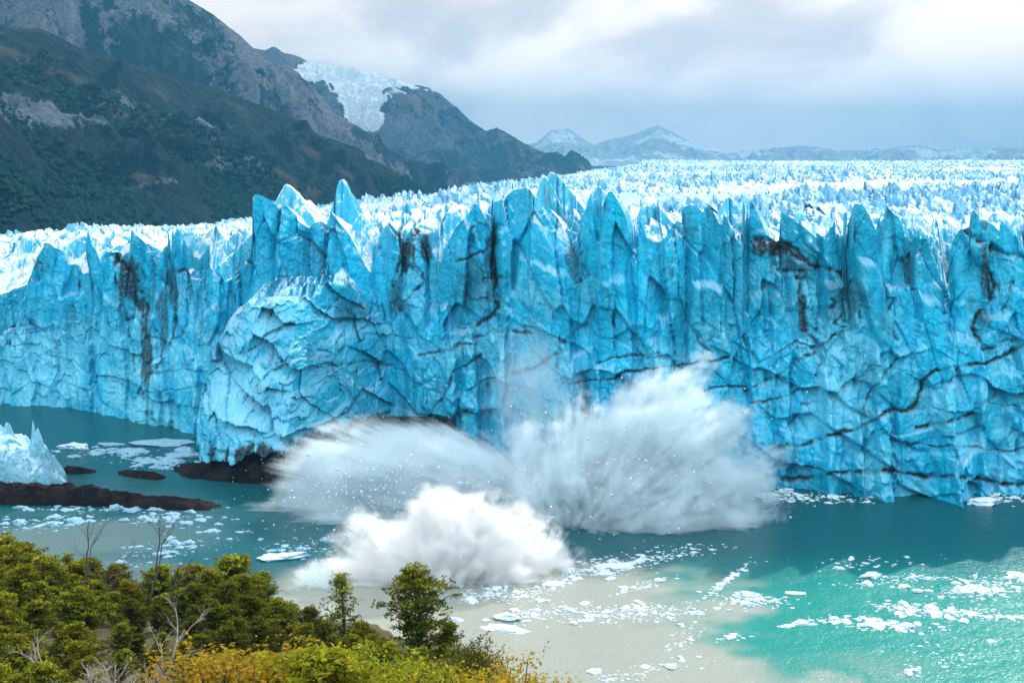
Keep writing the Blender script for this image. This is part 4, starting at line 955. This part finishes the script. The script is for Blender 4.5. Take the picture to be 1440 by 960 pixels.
class Tree:
    def __init__(s): s.V = []; s.F = []; s.LV = []; s.LF = []; s.T = []
    def tube(s, p0, p1, r0, r1, k=5):
        d = (p1-p0)
        if d.length < 1e-4: return
        q = d.to_track_quat('Z', 'Y'); b0 = len(s.V)
        for p, r in ((p0, r0), (p1, r1)):
            for i in range(k):
                a = 6.2832*i/k; s.V.append(p+q@Vector((math.cos(a)*r, math.sin(a)*r, 0)))
        for i in range(k): s.F.append((b0+i, b0+(i+1) % k, b0+k+(i+1) % k, b0+k+i))
    def limb(s, rn, p, d, L, r, n=4, bend=.18, taper=.55, up=.0):
        pts = [p]
        for i in range(n):
            d = (d+Vector((rn.gauss(0, bend), rn.gauss(0, bend), rn.gauss(0, bend)+up))).normalized()
            q = p+d*L/n; r2 = r*(1-(1-taper)*1.0/n*1.0) if i < n-1 else r*.5
            s.tube(p, q, r, r2); p = q; r = r2; pts.append(p)
        return pts, d
    def leaves(s, rn, c, rad, n, size, flat=.28, tint=.5, tilt=None):
        tx = Vector((rn.gauss(0, .22), rn.gauss(0, .22), 1)).normalized() if tilt is None else tilt
        q = tx.to_track_quat('Z', 'Y')
        for _ in range(n):
            a = rn.uniform(0, 6.2832); rr = rad*math.sqrt(rn.random())
            o = q@Vector((math.cos(a)*rr, math.sin(a)*rr, rn.gauss(0, rad*flat*.5)))
            p = c+o; nn = (tx+Vector((rn.gauss(0, .45), rn.gauss(0, .45), rn.gauss(0, .3)))).normalized()
            qq = nn.to_track_quat('Z', 'Y'); an = rn.uniform(0, 6.28); sz = size*rn.uniform(.6, 1.35)
            u = qq@Vector((math.cos(an), math.sin(an), 0))*sz; w_ = qq@Vector((-math.sin(an), math.cos(an), 0))*sz*.55
            b0 = len(s.LV); s.LV += [p-u, p-w_, p+u, p+w_]; s.LF.append((b0, b0+1, b0+2, b0+3))
            t = min(1, max(0, tint+rn.gauss(0, .18))); s.T += [t]*4
    def build(s, name, bark, leaf):
        tm = poly_mesh('trunk', s.V, s.F, bark, smooth=True)
        cm = poly_mesh('crown', s.LV, s.LF, leaf, attrs={'tint': s.T}) if s.LV else None
        return tm, cm

def beech(seed, H, W, dens=1.0, openness=0.0, leaf=.11, bark=M_BARK, lmat=M_LEAF, shape=.6, base=.18, tmean=.5):
    rn = random.Random(seed); t = Tree()
    trunk, d = t.limb(rn, Vector((0, 0, -.4)), Vector((0, 0, 1)), H*.92+.4, H*.022, 8, .07)
    nb = int(H*7*dens)
    for i in range(nb):
        f = base+(1-base)*(i+rn.random())/nb
        k = f*(len(trunk)-1); j = min(int(k), len(trunk)-2); p = trunk[j].lerp(trunk[j+1], k-j)
        a = i*2.4+rn.uniform(-.5, .5)
        env = W*(math.sin(math.pi*min(1, (f-base*.6)/(1-base*.6)*.86+.12)))**shape*rn.uniform(.6, 1.15)
        env *= 1-.55*max(0, f-.55)/.45
        dd = Vector((math.cos(a), math.sin(a), rn.uniform(.15, .6)+(f*.5))).normalized()
        pts, d2 = t.limb(rn, p, dd, max(.25, env), H*.008*(1.3-f), 4, .16)
        for q_i, q in enumerate(pts[1:]):
            if rn.random() < openness*.7 and q_i < 3: continue
            frac = (q_i+1)/4
            nleaf = int((16+26*frac)*rn.uniform(.6, 1.3)*max(.35, 1-openness*.5))
            t.leaves(rn, q+Vector((rn.gauss(0, .14), rn.gauss(0, .14), rn.gauss(0, .08))), .20+.26*frac*rn.uniform(.7, 1.2), nleaf, leaf, tint=tmean*.35+.62*f*(.4+.6*frac)+rn.gauss(0, .14))  # lit tips and shaded crown interior are put into the leaf tint
            if q_i >= 1 and rn.random() < .8:
                sd = Vector((rn.gauss(0, 1), rn.gauss(0, 1), rn.gauss(0, .3))).normalized()*rn.uniform(.25, .5)
                t.tube(q, q+sd, H*.003, H*.0015, 3)
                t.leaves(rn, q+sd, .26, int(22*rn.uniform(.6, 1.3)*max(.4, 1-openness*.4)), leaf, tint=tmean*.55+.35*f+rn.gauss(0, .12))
    return t.build('beech', bark, lmat)
def dead(seed, H, spread=.5, bark=M_DEAD, twigs=1.0, lean=0, stems=1):
    rn = random.Random(seed); t = Tree()
    def rec(p, d, L, r, lev):
        pts, d2 = t.limb(rn, p, d, L, r, 4, .16, .55)
        if lev == 0: return
        for i in range(int((4 if lev > 1 else 5)*twigs)):
            k = rn.uniform(.25, 1)*(len(pts)-1); j = min(int(k), len(pts)-2); q = pts[j].lerp(pts[j+1], k-j)
            nd = (d2+Vector((rn.gauss(0, spread), rn.gauss(0, spread), rn.gauss(0, spread*.6)+.1))).normalized()
            rec(q, nd, L*rn.uniform(.35, .6), r*.45, lev-1)
    for k in range(stems):
        d0 = Vector((rn.gauss(0, .12)+lean, rn.gauss(0, .12), 1)).normalized() if stems == 1 else Vector((rn.gauss(0, .45), rn.gauss(0, .45), 1)).normalized()
        rec(Vector((0, 0, -.3)), d0, H*(.85 if stems == 1 else .6), H*.016, 3)
    return t.build('dead', bark, None)
def shrub(seed, H, W, n, leaf, lmat, tmean=.5, bark=M_BARK):
    rn = random.Random(seed); t = Tree()
    for i in range(n):
        a = rn.uniform(0, 6.28); e = rn.uniform(.12, 1.45)
        dd = Vector((math.cos(a)*math.cos(e), math.sin(a)*math.cos(e), math.sin(e)))
        L = (H*math.sin(e)**1.3+W*math.cos(e))*rn.uniform(.55, 1.05)
        pts, d2 = t.limb(rn, Vector((rn.gauss(0, .1), rn.gauss(0, .1), -.2)), dd, L, .025, 4, .15)
        for k, q in enumerate(pts[2:]):
            t.leaves(rn, q, .28+.12*k, int(26*rn.uniform(.6, 1.4)), leaf, tint=tmean+.25*math.sin(e)-.12+rn.gauss(0, .12))
    return t.build('shrub', bark, lmat)

def place(kind, proto, x, y, sc, rz, label, cat='tree', group=None, sink=.15, sz=1.0):
    z = float(hill(np.array(x), np.array(y)))
    r = empty(kind, (x, y, z-sink)); r.rotation_euler.z = rz; r.scale = (sc, sc, sc*sz)
    o1 = obj('trunk' if cat == 'tree' else 'stem', proto[0], r)
    if proto[1]: obj('crown' if cat == 'tree' else 'foliage', proto[1], r)
    return tag(r, label, cat, group)
def place_px(kind, proto, px, D, top_py, Hproto, rz, label, cat='tree', group=None, **k):
    """stand a tree at distance D in the direction px, as tall as its top in the photograph"""
    x, _, zt = at_y(px, top_py, D); zg = float(hill(np.array(x), np.array(D)))
    return place(kind, proto, x, D, max(.25, (zt-zg+.15)/Hproto), rz, label, cat, group, **k)

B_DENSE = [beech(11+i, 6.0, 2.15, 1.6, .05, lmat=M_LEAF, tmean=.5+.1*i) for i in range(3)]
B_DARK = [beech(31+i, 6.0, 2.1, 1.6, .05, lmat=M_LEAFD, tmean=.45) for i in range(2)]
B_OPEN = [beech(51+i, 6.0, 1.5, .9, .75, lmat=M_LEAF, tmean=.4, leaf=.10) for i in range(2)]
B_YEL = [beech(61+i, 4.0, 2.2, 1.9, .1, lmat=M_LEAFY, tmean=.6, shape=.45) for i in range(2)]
B_LONE = beech(78, 6.0, 2.4, 2.0, .25, lmat=M_LEAF, tmean=.42, leaf=.10, base=.12, shape=.55)
S_GRN = [shrub(81+i, 1.8, 1.5, 90, .07, M_LEAFD, .5) for i in range(2)]
S_YEL = [shrub(91+i, 1.8, 1.7, 110, .06, M_LEAFY, .5) for i in range(2)]
S_ORG = [shrub(95+i, 1.5, 1.5, 110, .05, M_LEAFO, .45) for i in range(2)]
D_GREY = [dead(101+i, 5.0, .42, M_DEAD, 1.2) for i in range(2)]
D_DARK = [dead(111+i, 5.0, .40, M_DEADDARK, .9) for i in range(3)]
D_BUSH = dead(121, 3.0, .6, M_DEAD, 1.5, stems=7)

OUT = [(-120, 730), (0, 742), (40, 750), (70, 762), (130, 775), (170, 790), (215, 788), (250, 790), (290, 768), (330, 778), (365, 792), (390, 815), (415, 838), (445, 842), (470, 850), (520, 862), (600, 880)]
rn = random.Random(21)
LM = [(40, 'at the left edge'), (85, 'left of the thin snag'), (120, 'by the thin dark snag'), (165, 'by the pair of poles'), (205, 'left of the forked dead tree'), (245, 'below the forked dead tree'), (290, 'right of the forked dead tree'), (335, 'in the highest middle clump'), (390, 'on the right shoulder'), (450, 'where the wood dips'), (999, 'beside the sparse tree')]
def lab(kind, px, row):
    side = next(t for m_, t in LM if px < m_)
    rw = {0: 'skyline', 1: 'upper', 2: 'mid slope', 3: 'lower', 4: 'bottom'}[row]
    return f'{rw} {kind} {side}'
TREES = []
def dropf(q): return float(np.interp(q, [250, 380, 450, 600], [1.0, .62, .30, .22]))
rows = [(98, 0, 0), (90, 22, 0), (82, 52, 1), (74, 86, 2), (66, 112, 2), (58, 142, 3), (50, 172, 4), (46, 195, 4)]
for ri, (D, drop, rid) in enumerate(rows):
    step = 1.35/D*F
    px = -90+rn.uniform(0, step)
    lim = {98: 400, 90: 440, 82: 470, 74: 560, 66: 600, 58: 560, 50: 520, 46: 460}[D]
    while px < lim:
        q = px+rn.uniform(-8, 8); Dj = D+rn.uniform(-2.5, 2.5)
        top = float(np.interp(q, [p[0] for p in OUT], [p[1] for p in OUT]))+drop*dropf(q)+rn.uniform(-6, 22)
        if ri == 0: top = top-rn.uniform(-4, 10)
        k = rn.random()
        if rid >= 3 and px > 150 and k < .75:
            pr, hp, nm, kd = rn.choice(B_YEL), 4.0, 'bright yellow-green layered beech', 'beech_tree'
            top += 10
        elif 190 < q < 430 and rid in (1, 2) and k < .8:
            pr, hp, nm, kd = rn.choice(B_DARK), 6.0, 'dense dark green beech', 'beech_tree'
        elif k < .15:
            pr, hp, nm, kd = rn.choice(B_OPEN), 6.0, 'thin open-branched beech', 'beech_tree'
        else:
            pr, hp, nm, kd = rn.choice(B_DENSE), 6.0, 'bushy olive green beech', 'beech_tree'
        x, _, zt = at_y(q, top, Dj); zg = float(hill(np.array(x), np.array(Dj)))
        if zt-zg > .8:
            L = lab(nm, q, rid)
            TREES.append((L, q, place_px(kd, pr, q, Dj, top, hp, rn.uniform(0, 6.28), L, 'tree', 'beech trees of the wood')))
        px += step*rn.uniform(.75, 1.15)
ORD = ['leftmost', 'second from left', 'third from left', 'fourth from left', 'fifth from left', 'sixth from left', 'seventh from left', 'eighth from left', 'ninth from left']
for L in sorted({t[0] for t in TREES}):
    mem = sorted([t for t in TREES if t[0] == L], key=lambda t: t[1])
    if len(mem) > 1:
        for k, t in enumerate(mem): t[2]['label'] = L+', '+(ORD[k] if k < len(mem)-1 else 'rightmost')
# trees that stand out
place_px('beech_tree', B_LONE, 590, 74, 786, 5.9, 1.2, 'lone tall leafy beech standing out against the white splash', 'tree', sink=.3)
place_px('beech_tree', B_OPEN[1], 484, 76, 802, 5.9, .3, 'sparse beech with bare upper twigs left of the lone leafy tree', 'tree', sink=.3)
place_px('beech_tree', B_DENSE[0], 508, 74, 862, 6, 2.2, 'low bushy beech between the sparse tree and the lone leafy tree', 'tree', sink=.3)
place_px('beech_tree', B_DENSE[1], 620, 72, 868, 6, 4.0, 'small bright beech against the right foot of the lone leafy tree', 'tree', sink=.2)
place_px('beech_tree', B_DENSE[2], 405, 80, 832, 6, .7, 'olive beech standing at the shoulder where the wood meets the white splash', 'tree', sink=.3)
place_px('beech_tree', B_DARK[0], 440, 78, 848, 6, 1.7, 'dark beech just left of the sparse bare-topped tree', 'tree', sink=.3)
place_px('beech_tree', B_DARK[1], 468, 74, 866, 6, 2.9, 'dark low beech directly below the sparse bare-topped tree', 'tree', sink=.3)
place_px('beech_tree', B_DARK[0], 540, 70, 884, 6, 3.9, 'dark low beech at the left foot of the lone leafy tree', 'tree', sink=.3)
place_px('beech_tree', B_DENSE[1], 420, 70, 872, 6, 5.1, 'olive beech in front of the dark one at the wood shoulder', 'tree', sink=.3)
place_px('beech_tree', B_DENSE[0], 505, 64, 894, 6, 4.4, 'low olive beech in front, between sparse tree and lone tree', 'tree', sink=.3)
place_px('evergreen_shrub', S_GRN[0], 664, 66, 903, 1.9, .5, 'round dark shrub at the right end of the wood above the lake', 'shrub')
place_px('evergreen_shrub', S_GRN[1], 545, 66, 905, 1.9, 1.5, 'dark green shrub below the lone leafy tree, left of its trunk', 'shrub')
place_px('evergreen_shrub', S_GRN[0], 600, 60, 922, 1.9, 3.5, 'olive shrub directly under the lone leafy tree', 'shrub')
place_px('evergreen_shrub', S_GRN[1], 640, 60, 930, 1.9, 5.5, 'small shrub between the lone tree and the round dark shrub', 'shrub')
for i, (a, D, t) in enumerate([(570, 54, 938), (500, 54, 930), (455, 56, 925), (610, 50, 948), (655, 52, 948), (530, 50, 945)]):
    place_px('yellow_shrub', S_YEL[i % 2], a, D, t, 1.9, i*1.3, ['yellow-green shrub on the lower slope below the lone tree', 'yellow-green shrub at the bottom edge under the sparse tree', 'yellow-green shrub left of the sparse tree base', 'yellow-brown shrub at the bottom edge right of the lone tree', 'low yellow-brown shrub under the round dark shrub', 'low yellow-green shrub at the bottom edge below the bushy beech'][i], 'shrub')
for i, (a, D, t) in enumerate([(312, 48, 922), (340, 47, 935), (268, 46, 945), (400, 50, 940), (690, 50, 945), (725, 48, 951), (370, 46, 948), (440, 47, 952)]):
    place_px('orange_shrub', S_ORG[i % 2], a, D, t, 1.6, i*1.7, ['orange-tinted shrub beside the bright yellow beech', 'orange shrub lower right of the orange-tinted one', 'rusty shrub at the bottom edge right of the grey bush', 'russet shrub at the bottom edge of the wood', 'brown low shrub on the bare slope under the bare sapling', 'rusty tuft on the bare slope furthest right', 'small orange shrub between two russet ones', 'small russet shrub under the yellow-green shrubs'][i], 'shrub')
for i, (a, D, t, pr, s) in enumerate([(97, 96, 746, D_DARK[0], 5), (138, 92, 752, D_DARK[1], 5), (157, 92, 748, D_DARK[2], 5), (193, 90, 740, D_DARK[0], 5), (228, 90, 752, D_DARK[1], 5), (45, 97, 738, D_DARK[2], 5), (710, 62, 905, D_DARK[1], 5)]):
    place_px('dead_tree', pr, a, D, t, s, i*2.1, ['thin dark bare snag rising over the far left trees', 'short dark bare pole, left of a close pair', 'dark bare pole with stubs, right of a close pair', 'tall forked dark dead tree on the skyline of the wood', 'slim dark snag right of the forked dead tree', 'faint bare treetop at the left edge of the wood', 'small bare sapling on the open slope right of the round shrub'][i], 'dead tree', sz=1.0)
place_px('dead_tree', D_GREY[0], 218, 64, 832, 6, .4, 'pale grey dead tree with bare branches amid dark foliage', 'dead tree')
place_px('dead_tree', D_GREY[1], 80, 54, 872, 6.5, 1.4, 'grey bare tree among yellow foliage at lower left', 'dead tree')
place_px('dead_bush', D_BUSH, 130, 47, 898, 3.0, 1.0, 'twiggy pale grey bare bush at the bottom left', 'bush')
place_px('dead_bush', D_BUSH, 165, 49, 902, 3.0, 3.0, 'second twiggy grey bush, right behind the first', 'bush')

# ================================================================== HAZE
m = bpy.data.materials.new('air'); m.use_nodes = True; nt = NT(m.node_tree)
m.node_tree.nodes.remove(m.node_tree.nodes['Principled BSDF']); out = m.node_tree.nodes['Material Output']
pv = nt.new('ShaderNodeVolumePrincipled'); pv.inputs['Color'].default_value = (.10, .36, .56, 1); pv.inputs['Density'].default_value = 9e-5; pv.inputs['Anisotropy'].default_value = .1
nt.l.new(pv.outputs[0], out.inputs['Volume'])
zt = max(float(G[2].max()) for G in (GA, GB, GC, GD))+40
V = [(x, y, z) for x in (-14100, 14100) for y in (-6100, 15600) for z in (-9.5, zt)]
me = poly_mesh('haze', V, [(0, 1, 3, 2), (4, 6, 7, 5), (0, 4, 5, 1), (2, 3, 7, 6), (0, 2, 6, 4), (1, 5, 7, 3)], m)
tag(obj('haze', me), 'pale blue haze filling the air over the lake and glacier', 'haze', kind='stuff')
